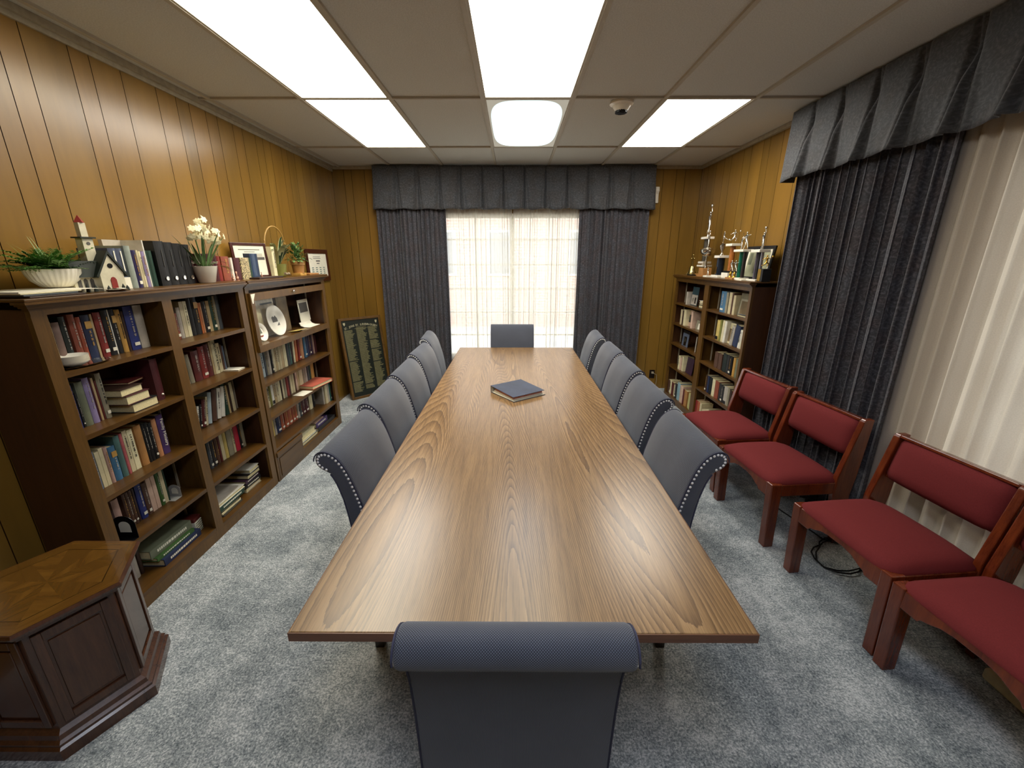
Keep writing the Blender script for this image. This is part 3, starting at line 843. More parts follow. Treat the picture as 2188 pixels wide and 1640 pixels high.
def flat(z): return z
mb = MB()
pts = []
for k in range(40):
    a = k*0.33; r = 0.115 + 0.03*math.sin(k*0.7)
    pts.append((1.91 + r*1.1*math.cos(a) + 0.012*math.sin(k), 2.04 + r*1.3*math.sin(a), 0.006 + 0.003*(k % 5)))
pts += [(1.93, 2.2, .006), (1.90, 2.35, .005), (1.86, 2.5, .005), (1.84, 2.62, .005), (1.88, 2.8, .005)]
sp = smooth_poly([Vector(p) for p in pts], 0)
mb.tube(sp, 0.0042, 6); tag(mb.build('extension_cable', M_black, smooth=True), 'black power cord lying in loops on the carpet under the third red chair', 'cord')
mb = MB(); mb.box(1.96, 2.02, 0.98, 1.32, 0.0, 0.055, 0.012, seg=3); tag(mb.build('beige_bar', plain('old_beige', '#e6d6a6', .6), smooth=True), 'long pale beige bar on the floor under the nearest red chair', 'power strip')  # plain beige bar standing in for an unidentified pale shape

# ------------------------------------------------------------------ hexagonal side table
def hexa(R, z, rot=0): return [(R*math.cos(PI/3*k + rot), R*math.sin(PI/3*k + rot), z) for k in range(6)]
hx = empty('hexagonal_table', (-1.706, 1.232, 0), 0, 'dark glossy six sided side table in the lower left corner', 'table')
def make_parquet():
    m, nt, b = newmat('veneer_star')
    tc = nt.nodes.new('ShaderNodeTexCoord')
    at = N(nt, 'ShaderNodeAttribute', attribute_name='tone')
    mp = nt.nodes.new('ShaderNodeMapping'); mp.inputs['Scale'].default_value = (1.2, 9, 1)
    nt.links.new(tc.outputs['UV'], mp.inputs['Vector'])
    n = N(nt, 'ShaderNodeTexNoise', Scale=2.2, Detail=4.0, Distortion=0.9); nt.links.new(mp.outputs[0], n.inputs['Vector'])
    c = ramp(nt, n.outputs['Fac'], [(0.25, lin('#4a2e0f')), (0.75, lin('#73501f'))])
    mul = N(nt, 'ShaderNodeMix'); mul.data_type = 'RGBA'; mul.blend_type = 'MULTIPLY'; mul.inputs[0].default_value = 1.0
    nt.links.new(c, mul.inputs[6]); nt.links.new(at.outputs['Color'], mul.inputs[7]); nt.links.new(mul.outputs[2], b.inputs['Base Color'])
    b.inputs['Roughness'].default_value = 0.18; b.inputs['Coat Weight'].default_value = 0.5; b.inputs['Coat Roughness'].default_value = 0.06
    return m
M_star = make_parquet()
b = bmesh.new(); uvl = b.loops.layers.uv.new('UVMap'); tones = []
Rin, Rout = 0.200, 0.262
for k in range(6):
    a0, a1 = PI/3*k, PI/3*(k+1); am = (a0+a1)/2
    for (p0, p1, tn) in ((a0, am, 1.0), (am, a1, 0.86)):      # two mirrored veneers per sector
        def rad(a, R): 
            d = (a % (PI/3)) - PI/6 if abs((a % (PI/3))) > 1e-6 or True else 0
            return R*math.cos(PI/6)/math.cos(((a+1e-9) % (PI/3)) - PI/6)
        P = lambda a, R: (rad(a, R)*math.cos(a), rad(a, R)*math.sin(a), 0.5501)
        f = b.faces.new([b.verts.new((0, 0, 0.5501)), b.verts.new(P(p0, Rin)), b.verts.new(P(p1-1e-7, Rin))]); tones.append(tn)
        ca = am + (0.55 if tn == 1.0 else -0.55)
        for lp in f.loops: lp[uvl].uv = (lp.vert.co.x*math.cos(ca)+lp.vert.co.y*math.sin(ca), -lp.vert.co.x*math.sin(ca)+lp.vert.co.y*math.cos(ca))
    R6 = lambda a, R: (R*math.cos(a), R*math.sin(a), 0.5501)
    for (ra, rb, tn) in ((Rin, Rin+.004, .25), (Rin+.004, Rout, .95)):
        f = b.faces.new([b.verts.new(R6(a0, ra)), b.verts.new(R6(a0, rb)), b.verts.new(R6(a1, rb)), b.verts.new(R6(a1, ra))]); tones.append(tn*(1 if k % 2 else .93))
        ca = am + PI/2
        for lp in f.loops: lp[uvl].uv = (lp.vert.co.x*math.cos(ca)+lp.vert.co.y*math.sin(ca), -lp.vert.co.x*math.sin(ca)+lp.vert.co.y*math.cos(ca))
me = bpy.data.meshes.new('top_veneer'); b.to_mesh(me); b.free(); at = me.color_attributes.new('tone', 'FLOAT_COLOR', 'CORNER')
for p, tn in zip(me.polygons, tones):
    for li in p.loop_indices: at.data[li].color = (tn, tn, tn, 1)
me.materials.append(M_star); o = bpy.data.objects.new('top_veneer', me); COL.objects.link(o); o.parent = hx
def hexring(layers, name, mat):
    b = bmesh.new(); rings = [[b.verts.new(p) for p in hexa(R, z)] for R, z in layers]
    for i in range(len(rings)-1):
        for k in range(6): b.faces.new((rings[i][k], rings[i][(k+1) % 6], rings[i+1][(k+1) % 6], rings[i+1][k]))
    b.faces.new(rings[0][::-1]); b.faces.new(rings[-1]); bmesh.ops.recalc_face_normals(b, faces=list(b.faces))
    mb = MB(); mb.merge(b); return mb.build(name, mat, hx)
hexring([(.235, .505), (.250, .512), (.252, .522), (.268, .530), (.272, .540), (.266, .5495)], 'tabletop', M_dark)
hexring([(.228, .075), (.228, .506)], 'body', M_dark)
hexring([(.272, .0), (.272, .045), (.262, .052), (.262, .062), (.250, .070), (.246, .088), (.228, .100)], 'plinth', M_dark)
for k in range(6):   # framed panel on every face, the one on the far right is the door
    am = PI/3*(k+.5); ap = .228*math.cos(PI/6)
    R = Matrix.Rotation(am, 4, 'Z')
    mb = MB()
    w2 = .098
    for (y0, y1, z0, z1) in ((-w2, -w2+.024, .115, .495), (w2-.024, w2, .115, .495), (-w2+.024, w2-.024, .115, .145), (-w2+.024, w2-.024, .462, .495)):
        mb.box(ap, ap+.009, y0, y1, z0, z1, 0.002, M=R)
    mb.prism([(-.066, .158), (.066, .158), (.066, .450), (-.066, .450)], 0, ap, ap+.005, 0.003, M=R)
    mb.build('raised_panel', M_dark, hx)
SPINE_ROT = Matrix(((0, 0, -1), (0, -1, 0), (-1, 0, 0)))
ROWS = [
 ('1A',-1.945,1.23,[(1.704,0.013,'charcoal',20,0),(1.719,0.009,'cream',19.5,0,'w'),(1.73,0.03,'mauvebrown',19,0),(1.763,0.025,'blackgreen',21,0,'w'),(1.8,0.03,'rust',21.5,0,'t'),(1.833,0.019,'orangered',20,0,'t'),(1.855,0.039,'navy',20.5,0,'g'),(1.898,0.01,'tan',20.5,0),(1.914,0.035,'red',21,0,'w'),(1.952,0.033,'black',21.5,0,'w'),(1.986,0.008,'white',21.5,0),(1.991,0.028,'black',21.5,0,'g'),(2.022,0.027,'gold',21,0,'t'),(2.052,0.013,'darkbrown',20,0),(2.069,0.052,'blue',22,0,'w'),(2.125,0.05,'lightgrey',22,0)]),
 ('1B',-1.935,0.95,[(1.703,0.018,'blue',20,0,'t'),(1.724,0.008,'black',16,0,'w'),(1.735,0.034,'olivegrey',20.5,0),(1.771,0.028,'lilac',21.5,0,'t'),(1.801,0.008,'maroon',21,0),(1.808,0.011,'tan',20.5,0),(1.821,0.008,'darkred',19,0),(1.832,0.026,'greige',22,0,'w')]),
 ('1C',-1.925,0.645,[(1.697,0.017,'bluegrey',19,0,'t'),(1.718,0.019,'cream',18,0),(1.739,0.018,'cream',19,0),(1.76,0.018,'dustypink',18.5,0,'t'),(1.781,0.034,'steelblue',17.5,0,'g'),(1.819,0.029,'tealgreen',21.5,0),(1.85,0.015,'creamred',21.5,0),(1.868,0.023,'cream',22,0,'t'),(1.894,0.028,'palecream',21.5,0,'t'),(1.933,0.039,'tanbrown',22,0),(1.975,0.015,'black',21.5,0,'t'),(1.992,0.019,'black',21.5,0,'t'),(2.014,0.019,'black',20.5,0,'w'),(2.038,0.027,'coppertan',21.5,0),(2.069,0.042,'purple',22.5,0,'F')]),
 ('1D',-1.955,0.362,[(1.748,0.035,'dustypink',19,0),(1.804,0.016,'brown',19,0,'w'),(1.822,0.017,'brown',19,0,'w'),(1.841,0.016,'brown',19,0,'w'),(1.859,0.012,'darkbrown',19,0),(1.878,0.035,'blue',21,0,'w'),(1.916,0.025,'brown',18.5,0,'w'),(1.947,0.027,'pinkcream',20,0),(1.977,0.023,'pinkcream',20.5,0),(2.005,0.021,'green',20.5,0,'w'),(2.029,0.023,'cream',21,0),(2.054,0.008,'darkgreen',21,0)]),
 ('1E',-1.96,0.085,[(1.731,0.02,'greige',21,0),(1.753,0.034,'lightgrey',21,0),(1.795,0.018,'darkbrown',22,0)]),
 ('2A',-1.97,1.225,[(2.393,0.029,'rust',15,0,'w'),(2.426,0.027,'lightgrey',18,0),(2.457,0.027,'cream',21,0),(2.487,0.026,'palecream',21,0,'t'),(2.516,0.034,'black',22.5,0),(2.553,0.043,'black',23,0,'g'),(2.599,0.014,'orange',19,0),(2.616,0.013,'coppertan',19,0),(2.632,0.036,'black',19.5,0,'w'),(2.673,0.027,'tan',19.5,0),(2.702,0.034,'darkgreen',22,0,'w'),(2.739,0.022,'greige',22,0),(2.764,0.03,'slate',22,0)]),
 ('2B',-1.975,0.945,[(2.402,0.016,'white',12,-6,'t'),(2.425,0.032,'greige',18,-4),(2.465,0.06,'darkred',19,0,'t'),(2.528,0.051,'red',20.5,0,'w'),(2.582,0.042,'darkred',21,0,'t'),(2.629,0.016,'tan',21.5,0),(2.648,0.038,'palecream',22.5,0,'J'),(2.689,0.032,'cream',19.5,0,'t'),(2.725,0.014,'brown',18,0),(2.742,0.014,'bluegrey',17,0)]),
 ('2C',-1.98,0.645,[(2.38,0.014,'tan',14,12),(2.397,0.015,'white',15,12,'t'),(2.416,0.018,'black',15.5,12,'w'),(2.439,0.029,'darkred',17.5,12,'w'),(2.473,0.017,'cream',18.5,12,'t'),(2.493,0.032,'lightblue',20.5,12),(2.533,0.04,'brown',21,12),(2.581,0.033,'white',20.5,12,'t'),(2.618,0.036,'white',20.5,12),(2.663,0.035,'darkgreen',22.5,0,'t'),(2.702,0.017,'tan',20,0),(2.724,0.016,'darkbrown',19.5,0),(2.743,0.029,'cream',21,0)]),
 ('2D',-1.98,0.358,[(2.428,0.028,'slate',19,0,'w'),(2.46,0.032,'charcoal',19.5,0,'w'),(2.498,0.027,'brown',20,0,'t'),(2.529,0.016,'darkred',19.5,0),(2.55,0.029,'cream',19.5,0),(2.582,0.029,'yellow',19.5,0),(2.618,0.047,'greige',19.5,0),(2.67,0.019,'cream',20,0,'t'),(2.694,0.044,'crimson',20,0),(2.743,0.021,'black',20,0,'w'),(2.768,0.031,'greige',21,0)]),
 ('3B',-1.965,0.785,[(3.102,0.055,'lightblue',22,0,'t'),(3.162,0.02,'slate',22,0),(3.187,0.022,'greige',21.5,0,'t'),(3.213,0.032,'lightgrey',22,0),(3.25,0.03,'black',21.5,0,'w'),(3.285,0.031,'cream',22.5,0),(3.32,0.021,'tan',22,0,'t'),(3.345,0.022,'cream',21.5,0,'t'),(3.37,0.035,'cream',22.5,0),(3.408,0.034,'tan',22.5,0),(3.446,0.049,'palecream',22.5,0),(3.503,0.036,'slate',22,0),(3.543,0.024,'tealgreen',21,0,'t'),(3.572,0.023,'darkbrown',20,0),(3.6,0.027,'palecream',20,4),(3.63,0.041,'orange',20,4),(3.687,0.043,'red',20,3,'w'),(3.736,0.051,'coppertan',19,2),(3.802,0.045,'steelblue',21,0,'w'),(3.851,0.036,'navy',21,0),(3.893,0.038,'plum',20,0,'w'),(3.94,0.032,'plum',19,0),(3.977,0.029,'dustypink',19,0),(4.019,0.029,'maroon',17,0)]),
 ('3C',-1.985,0.52,[(3.088,0.043,'brown',17.5,0),(3.139,0.045,'cream',18,0,'t'),(3.187,0.027,'olivegreen',17.5,0),(3.218,0.031,'white',18,0,'b'),(3.254,0.033,'tan',17.5,0,'t'),(3.291,0.033,'cream',18,0,'t'),(3.328,0.029,'palecream',18.5,0),(3.363,0.015,'darkbrown',17.5,0),(3.381,0.025,'cream',18.5,0),(3.41,0.032,'greige',18.5,0),(3.449,0.035,'red',18.5,0),(3.488,0.017,'maroon',18,0),(3.514,0.03,'cream',19,0),(3.548,0.035,'cream',19,0),(3.586,0.02,'brown',18,0),(3.612,0.027,'pinkcream',18.5,0),(3.642,0.028,'tan',18.5,0),(3.677,0.066,'cream',18.5,0),(3.748,0.038,'greige',19,0),(3.791,0.034,'lightgrey',19,0),(3.835,0.033,'slate',20,0),(3.873,0.027,'darkgreen',20,0),(3.908,0.062,'gold',21,0)]),
 ('3D',-1.985,0.268,[(3.114,0.06,'yellow',16,0),(3.178,0.028,'lightgrey',17,0,'t'),(3.211,0.065,'navy',17.5,0,'w'),(3.279,0.049,'copper',17.5,0,'w'),(3.341,0.05,'copper',17.5,0,'w'),(3.394,0.065,'copper',18,0,'w'),(3.463,0.04,'copper',18,0,'w'),(3.507,0.043,'copper',18,0,'w'),(3.561,0.037,'lightgrey',19,0,'t'),(3.603,0.036,'slate',18.5,0,'w'),(3.645,0.054,'maroon',18.5,0,'w'),(3.704,0.063,'maroon',18.5,0,'w'),(3.79,0.064,'palecream',18.5,0),(3.863,0.038,'black',18,0,'t')]),
 ('3D2',-1.9,0.268,[(3.962, 0.052, 'cream', 20, 0), (4.016, 0.034, 'lightgrey', 20, 0), (4.054, 0.032, 'teal', 20.5, 0, 'w')]),
 ('R1F',1.96,1.18,[(4.772,0.031,'lightgrey',14,0)]),
 ('R1N',1.96,1.197,[(3.729,0.035,'cream',17,0),(3.769,0.026,'brown',18.5,0),(3.798,0.045,'cream',19,0),(3.862,0.035,'greige',18.5,0),(3.901,0.097,'steelblue',19,0,'w')]),
 ('R2F',1.96,0.94,[(4.566,0.042,'pinkcream',18,0),(4.758,0.059,'palecream',18,0),(4.825,0.026,'darkbrown',16,0),(4.86,0.048,'cream',17,0)]),
 ('R2N',1.96,0.927,[(3.506,0.039,'palecream',16,-9),(3.548,0.043,'white',16,-9,'t'),(3.598,0.079,'navy',19,-8),(3.683,0.052,'lightgrey',17.5,-8,'t'),(3.823,0.036,'white',20,-3),(3.863,0.035,'palecream',20,-3),(3.904,0.031,'olivegreen',20,0),(3.941,0.06,'yellow',19,0,'b')]),
 ('R3N',1.96,0.667,[(3.485,0.08,'olivegrey',17,0),(3.569,0.037,'gold',17,0),(3.625,0.045,'black',17,0,'w'),(3.677,0.039,'charcoal',17,0),(3.721,0.075,'blackgreen',17,0),(3.813,0.069,'brown',15,0),(3.889,0.068,'brown',15,0)]),
 ('R4F',1.96,0.42,[(4.67,0.034,'palecream',17,0),(4.727,0.035,'pinkcream',15,0),(4.77,0.043,'palecream',16,0,'t')]),
 ('R4N',1.96,0.38,[(3.491,0.049,'red',16,0),(3.546,0.038,'darkbrown',16,0),(3.589,0.032,'greige',17,0),(3.624,0.062,'lightgrey',17,0,'b'),(3.693,0.042,'charcoal',16,0,'w'),(3.739,0.043,'charcoal',16.5,0),(3.792,0.075,'rust',17,0),(3.871,0.055,'palecream',17,0),(3.932,0.056,'black',17,0),(3.995,0.031,'navy',17,0),(4.033,0.037,'darkbrown',17,0,'w')]),
 ('R5F',1.958,0.06,[(4.319,0.104,'olivecream',18,-4),(4.458,0.072,'tanbrown',18,0),(4.535,0.034,'darkred',18,0),(4.577,0.083,'pinkcream',20,0),(4.665,0.081,'skyblue',21,0),(4.763,0.05,'charcoal',18,0,'w'),(4.82,0.03,'cream',15,0),(4.857,0.068,'darkred',16,0),(4.93,0.051,'palecream',17,0,'w'),(4.993,0.061,'brown',16,0)]),
 ('R5N',1.958,0.06,[(4.08,0.035,'cream',17,0),(4.121,0.056,'copper',17,0),(4.181,0.048,'red',17,0)]),
]
# ------------------------------------------------------------------ left bookcases (backs to the left wall)
def case_box(mb, *a, **k): mb.box(*a, **k)
XF, XB = -1.84, -2.125      # front face, back
TOP = 1.535
def crown(mb, x_front, y0, y1, z0, z1, face, e0=1, e1=1):
    """stepped cornice; face=+1 looks to +X"""
    for i, (o_, h0, h1) in enumerate(((.006, 0, .25), (.016, .25, .5), (.026, .5, .72), (.036, .72, 1.0))):
        a = z0 + (z1-z0)*h0; c = z0 + (z1-z0)*h1
        xa, xb = x_front + face*o_, x_front - face*0.02
        mb.box(min(xa, xb), max(xa, xb), y0 - o_*e0, y1 + o_*e1, a, c)
def bookcase_left(y0, y1, bays, shelves, label, name='bookcase'):
    t = empty(name, (XF, y0, 0), 0, label, 'bookcase')
    T = Matrix.Translation((-XF, -y0, 0))
    def B(nm, boxes, mat=M_case, bev=0.0):
        mb = MB()
        for q in boxes: mb.box(*q, bev, M=T)
        return mb.build(nm, mat, t)
    B('side_panel', [(XB, XF-.02, y0, y0+.02, 0, 1.49)], M_caseend)
    B('side_panel', [(XB, XF-.02, y1-.02, y1, 0, 1.49)], M_caseend)
    B('back_panel', [(XB-.005, XB+.005, y0+.02, y1-.02, 0.05, 1.49)], M_caseend)
    edges = [y0] + [e for bay in bays for e in bay] + [y1]
    for i in range(0, len(edges), 2):
        B('stile', [(XF-.02, XF, edges[i], edges[i+1], 0.0, 1.468)])
    for i in range(len(bays)-1):
        m = (bays[i][1] + bays[i+1][0])/2; B('divider', [(XB+.005, XF-.02, m-.012, m+.012, 0.06, 1.49)])
    B('top_rail', [(XF-.02, XF+.001, y0+.0005, y1-.0005, 1.468, 1.49)])
    mb = MB(); ee0 = 0 if y0 > 2 else 1; crown(mb, XF, y0, y1, 1.49, TOP-.012, 1, ee0, 1-ee0 if y0 < 2 else 1); mb.box(XB, XF+.030, y0-.03*ee0, y1+.03*(0 if y0 < 2 else 1), TOP-.012, TOP, 0.003); mb.box(XB, XF, y0, y1, 1.489, 1.492)
    bmesh.ops.transform(mb.b, matrix=T, verts=list(mb.b.verts)); mb.build('cornice', M_shelf, t)
    for (a, c), zs in zip(bays, shelves):
        lo, hi = a - (.028 if a > bays[0][0] else .02), c + (.028 if c < bays[-1][1] else .02)
        lo = max(lo, y0+.02); hi = min(hi, y1-.02)
        for z in zs:
            xfr = XF-.021 if z > .12 else XF
            B('shelf', [(XB+.005, XF-.0205, lo, hi, z-.022, z), (XF-.0205, XF-.001, a, c, z-.022, z)], M_shelf, 0.0)
        B('plinth', [(XF-.022, XF+.0, a, c, 0.0, zs[-1]-.022)])
        for yy in (a-.004, c-.002):      # slotted shelf strips
            B('shelf_strip', [(XF-.17, XF-.158, yy, yy+.006, .1, 1.46)], M_tan)
    return t, B
u1, B1 = bookcase_left(1.575, 2.868, [(1.632, 2.186), (2.248, 2.812)], [[1.23, .95, .645, .362, .085], [1.225, .945, .645, .358, .075]],
                   'tall open dark oak bookcase with two bays, nearest the camera on the left wall')
u2, B2 = bookcase_left(2.885, 4.115, [(2.925, 4.050)], [[1.072, .785, .52, .268, .085]],
                   'oak bookcase with a lift up glass door, far end of the left wall')
# glass lift door over the top compartment
gd = []
B2('door', [(XF+.002, XF+.018, 2.905, 4.062, 1.395, 1.448), (XF+.002, XF+.018, 2.905, 2.945, 1.078, 1.395), (XF+.002, XF+.018, 4.028, 4.062, 1.078, 1.395), (XF+.002, XF+.022, 2.905, 4.062, 1.030, 1.078)])
door = [c for c in u2.children if c.name.startswith('door')][0]
def sub(mb, name, mat, parent, smooth=False): 
    bmesh.ops.transform(mb.b, matrix=Matrix.Translation((-XF, -2.885, 0)), verts=list(mb.b.verts)); return mb.build(name, mat, parent, smooth=smooth)
mb = MB(); mb.quad((XF+.009, 2.945, 1.078), (XF+.009, 4.028, 1.078), (XF+.009, 4.028, 1.395), (XF+.009, 2.945, 1.395)); sub(mb, 'glass_pane', M_glass, door)
mb = MB(); mb.ball((XF+.030, 3.47, 1.424), .011); mb.tube([(XF+.018, 3.47, 1.424), (XF+.028, 3.47, 1.424)], .005); sub(mb, 'knob', M_silver, door, True)
mb = MB(); mb.prism([(2.912, 1.442), (2.962, 1.444), (2.936, 1.402), (2.930, 1.378), (2.918, 1.378)], 0, XF+.018, XF+.0195); sub(mb, 'paper_scrap', M_paper, door)
mb = MB(); mb.box(XF-.018, XF+.002, 2.905, 3.300, .006, .236, .003); mb.box(XF+.002, XF+.010, 2.905, 3.300, .196, .236, .003)
mb.box(XF+.002, XF+.006, 2.93, 3.275, .03, .18, .003); sub(mb, 'cabinet_door', M_shelf, u2)
tag([c for c in u2.children if c.name.startswith('cabinet_door')][0], 'dark panelled cupboard door at the bottom left of the case')

# ------------------------------------------------------------------ right bookcase (back to the right wall)
RF, RB = 1.93, 2.185
ur = empty('bookcase', (RF, 3.44, 0), 0, 'oak bookcase with two bays of five shelves on the right wall, trophies on top', 'bookcase')
TR = Matrix.Translation((-RF, -3.44, 0))
def BR(nm, boxes, mat=M_case):
    mb = MB()
    for q in boxes: mb.box(*q, M=TR)
    return mb.build(nm, mat, ur)
ry0, ry1 = 3.44, 5.075
BR('side_panel', [(RF+.02, RB, ry0, ry0+.02, 0, 1.455)], M_caseend); BR('side_panel', [(RF+.02, RB, ry1-.02, ry1, 0, 1.455)], M_caseend)
BR('back_panel', [(RB-.005, RB+.005, ry0+.02, ry1-.02, .05, 1.455)], M_caseend)
for a, c in ((ry0, 3.475), (4.205, 4.300), (5.035, ry1)): BR('stile', [(RF, RF+.02, a, c, 0, 1.425)])
BR('divider', [(RF+.02, RB-.005, 4.24, 4.265, .05, 1.455)])
BR('top_rail', [(RF-.001, RF+.02, ry0+.0005, ry1-.0005, 1.425, 1.455)])
RTOP = 1.50
mb = MB(); crown(mb, RF, ry0, ry1, 1.455, RTOP-.012, -1, .4); mb.box(RF-.03, RB, ry0-.012, ry1+.03, RTOP-.012, RTOP, .003); mb.box(RF, RB, ry0, ry1, 1.454, 1.457)
bmesh.ops.transform(mb.b, matrix=TR, verts=list(mb.b.verts)); mb.build('cornice', M_shelf, ur)
for (a, c, lo, hi), zs in (((3.475, 4.205, ry0+.02, 4.24), (1.197, .927, .667, .38, .06)), ((4.300, 5.035, 4.265, ry1-.02), (1.18, .94, .70, .42, .06))):
    for z in zs: BR('shelf', [(RF+.0205, RB-.005, lo, hi, z-.02, z), (RF+.001, RF+.0205, a, c, z-.02, z)], M_shelf)
    BR('plinth', [(RF, RF+.02, a, c, 0, .04)])
    BR('shelf_strip', [(RF+.11, RF+.122, c-.004, c+.002, .1, 1.42)], M_tan)

# ------------------------------------------------------------------ books
def book(w, h, col, d=.15, flag='', name='book', soft=False):
    """spine at x=0 (curved outwards to -x), fore edge at x=+d, thickness along y"""
    t = min(.003, w*.18); bow = 0.0 if soft else min(.006, w*.18)
    mb = MB()
    pts = [(d, 0), (.002, 0)]
    for k in range(1, 6):
        a = k/6.0; pts.append((.002 - bow*math.sin(PI*a) - (0 if soft else .001), w*a))
    pts += [(.002, w), (d, w), (d, w-t), (.005, w-t), (.005, t), (d, t)]
    mb.prism(pts, 2, 0, h)
    o = mb.build(name, bmat(col))
    mb = MB(); mb.box(.005, d-.004, t, w-t, .003, h-.003); mb.build('pages', M_pages, o)
    x = -bow-.0014
    lw = w*.62
    if 'w' in flag:
        mb = MB(); mb.box(x, x+.002, w*.22, w*.78, h*.10, h*.10+min(.016, w*.6)); mb.build('spine_label', M_paper, o)
    if 'b' in flag:
        mb = MB(); mb.box(x, x+.002, w*.12, w*.88, h*.04, h*.20); mb.build('spine_label', M_black, o)
    if 'g' in flag:
        mb = MB(); mb.box(x, x+.002, w*.14, w*.86, h*.70, h*.86); mb.build('spine_label', bmat('gold'), o)
    if 't' in flag or 'w' in flag or 'g' in flag:
        rnd = random.Random(int(w*9000+h*777)); mb = MB(); z = h*.32
        dark = col in ('cream', 'palecream', 'white', 'lightgrey', 'tan', 'yellow', 'pinkcream', 'lightblue', 'gold', 'greige', 'coppertan')
        while z < h*(.66 if 'g' in flag else .88):
            L = rnd.uniform(.002, .006); wd = w*rnd.uniform(.10, .22)
            mb.box(x, x+.002, w/2-wd/2, w/2+wd/2, z, z+L); z += L + rnd.choice((.002, .002, .007))
        mb.build('spine_title', bmat('charcoal') if dark else (bmat('gold') if rnd.random() < .4 else bmat('lightgrey')), o)
    return o
SIZE = lambda w, h: ('thin ' if w < .017 else 'thick ' if w > .042 else '') 
BAY = {'1': 'near left bay', '2': 'middle left bay', '3': 'glass door bay'}
NTH = {'A': 'top', 'B': 'second', 'C': 'third', 'D': 'fourth', 'E': 'bottom'}
SH = {}
for k_ in ('1A', '1B', '1C', '1D', '1E', '2A', '2B', '2C', '2D', '3B', '3C', '3D'): SH[k_] = '%s shelf, %s' % (NTH[k_[1]], BAY[k_[0]])
SH['3D2'] = 'fourth shelf, far end of glass door bay'
for k_ in ('R1F', 'R1N', 'R2F', 'R2N', 'R3N', 'R4F', 'R4N', 'R5F', 'R5N'):
    SH[k_] = '%s shelf, %s bay, right bookcase' % (NTH['ABCDE'[int(k_[1])-1]], 'far' if k_[2] == 'F' else 'near')
SPECIAL = {('1C', 'purple'): 'purple book with white lettering,', ('2B', 'palecream'): 'cream book with capital lettering down its spine,'}
ORD = ['first', 'second', 'third', 'fourth', 'fifth', 'sixth', 'seventh', 'eighth', 'ninth', 'tenth', 'eleventh', 'twelfth', 'thirteenth', 'fourteenth', 'fifteenth', 'sixteenth', 'seventeenth', 'eighteenth', 'nineteenth', 'twentieth', 'twenty-first', 'twenty-second', 'twenty-third', 'twenty-fourth']
for key, X, z, items in ROWS:
    right = key[0] == 'R'
    seq = items[::-1] if right else items        # as seen from the left of the photo
    looks = [SIZE(q[1], q[3]/100) + WORD.get(q[2], q[2]) for q in seq]
    last = items[0][0]
    for i, q in enumerate(seq):
        y0, wd, c, h, lean = q[:5]; fl = q[5] if len(q) > 5 else ''
        h = h/100.0; lk = looks[i]
        soft = c in ('cream', 'palecream', 'white', 'pinkcream', 'tan') and wd < .035
        cat_word = 'paperback' if soft else 'book'
        if (key, c) in SPECIAL and (fl in ('F', 'J')): lb = SPECIAL[(key, c)] + ' ' + SH[key]
        elif looks.count(lk) == 1: lb = '%s %s, %s' % (lk, cat_word, SH[key])
        else:
            nb = [(looks[j] if 0 <= j < len(looks) else None) for j in (i-1, i+1)]
            same = [j for j in range(len(looks)) if looks[j] == lk]
            lf = [looks[j-1] if j > 0 else None for j in same]; rt_ = [looks[j+1] if j+1 < len(looks) else None for j in same]
            base = '%s %s ' % (lk, cat_word)
            if nb[0] and lf.count(nb[0]) == 1: lb = base + 'right of the %s one, %s' % (nb[0], SH[key])
            elif nb[1] and rt_.count(nb[1]) == 1: lb = base + 'left of the %s one, %s' % (nb[1], SH[key])
            else: lb = base + '%s from the left, %s' % (ORD[i], SH[key])
        d = min(.165, max(.10, h*.72), (2.116 if not right else 2.175) - abs(X))
        wd = wd*math.cos(math.radians(lean))
        o = book(wd, h, c, d, fl, soft=soft)
        a = math.radians(lean)
        if not right:
            zz = z + (wd*math.sin(-a) if a < 0 else 0)
            o.location = (X, y0 + wd, zz + .0005); o.rotation_euler = (a, 0, PI)
        else:
            o.location = (X, y0, z + .0005); o.rotation_euler = (-a, 0, 0)
        tag(o, lb, 'book', 'books standing on the ' + SH[key])
        if fl == 'F':
            text('spine_title', 'Family Ministry', .026, M_paper, o, (-.0080, wd/2, h*.55), SPINE_ROT)
        if fl == 'J':
            text('spine_title', 'JERUSALEM & ROME', .021, bmat('charcoal'), o, (-.0080, wd/2, h*.5), SPINE_ROT)

def flatbook(name, x0, x1, y0, y1, z, th, col, label, rz=0.0, open_side='x', group=None, cat='book', title=False):
    """book lying down: covers above and below, pages between; spine on the far side of open_side"""
    cx, cy = (x0+x1)/2, (y0+y1)/2; a, b_ = (x1-x0)/2, (y1-y0)/2; t = min(.003, th*.2)
    mb = MB(); mb.box(-a, a, -b_, b_, 0, t); mb.box(-a, a, -b_, b_, th-t, th)
    if open_side == 'x': mb.box(-a, -a+.004, -b_, b_, t, th-t)
    elif open_side == '-x': mb.box(a-.004, a, -b_, b_, t, th-t)
    elif open_side == '-y': mb.box(-a, a, b_-.004, b_, t, th-t)
    else: mb.box(-a, a, -b_, -b_+.004, t, th-t)
    o = mb.build(name, bmat(col)); o.location = (cx, cy, z + .0004); o.rotation_euler = (0, 0, rz)
    mb = MB(); e = .0045
    mb.box(-a+e, a-e, -b_+e, b_-e, t, th-t); mb.build('pages', M_pages, o)
    if title:
        mb = MB(); rnd = random.Random(4); y = -b_*.7
        while y < b_*.7: L_ = rnd.uniform(.006, .016); mb.box(a-.0002, a+.0006, y, y+L_, th*.35, th*.65); y += L_+.004
        mb.build('spine_title', M_paper, o)
    return tag(o, label, cat, group)
gst = 'books lying in the stack on the second near shelf'
flatbook('book', -2.08, -1.868, 1.905, 2.055, .95, .045, 'black', 'thick black cased book with yellow pages at the bottom of the three book stack', 0, 'x', gst)
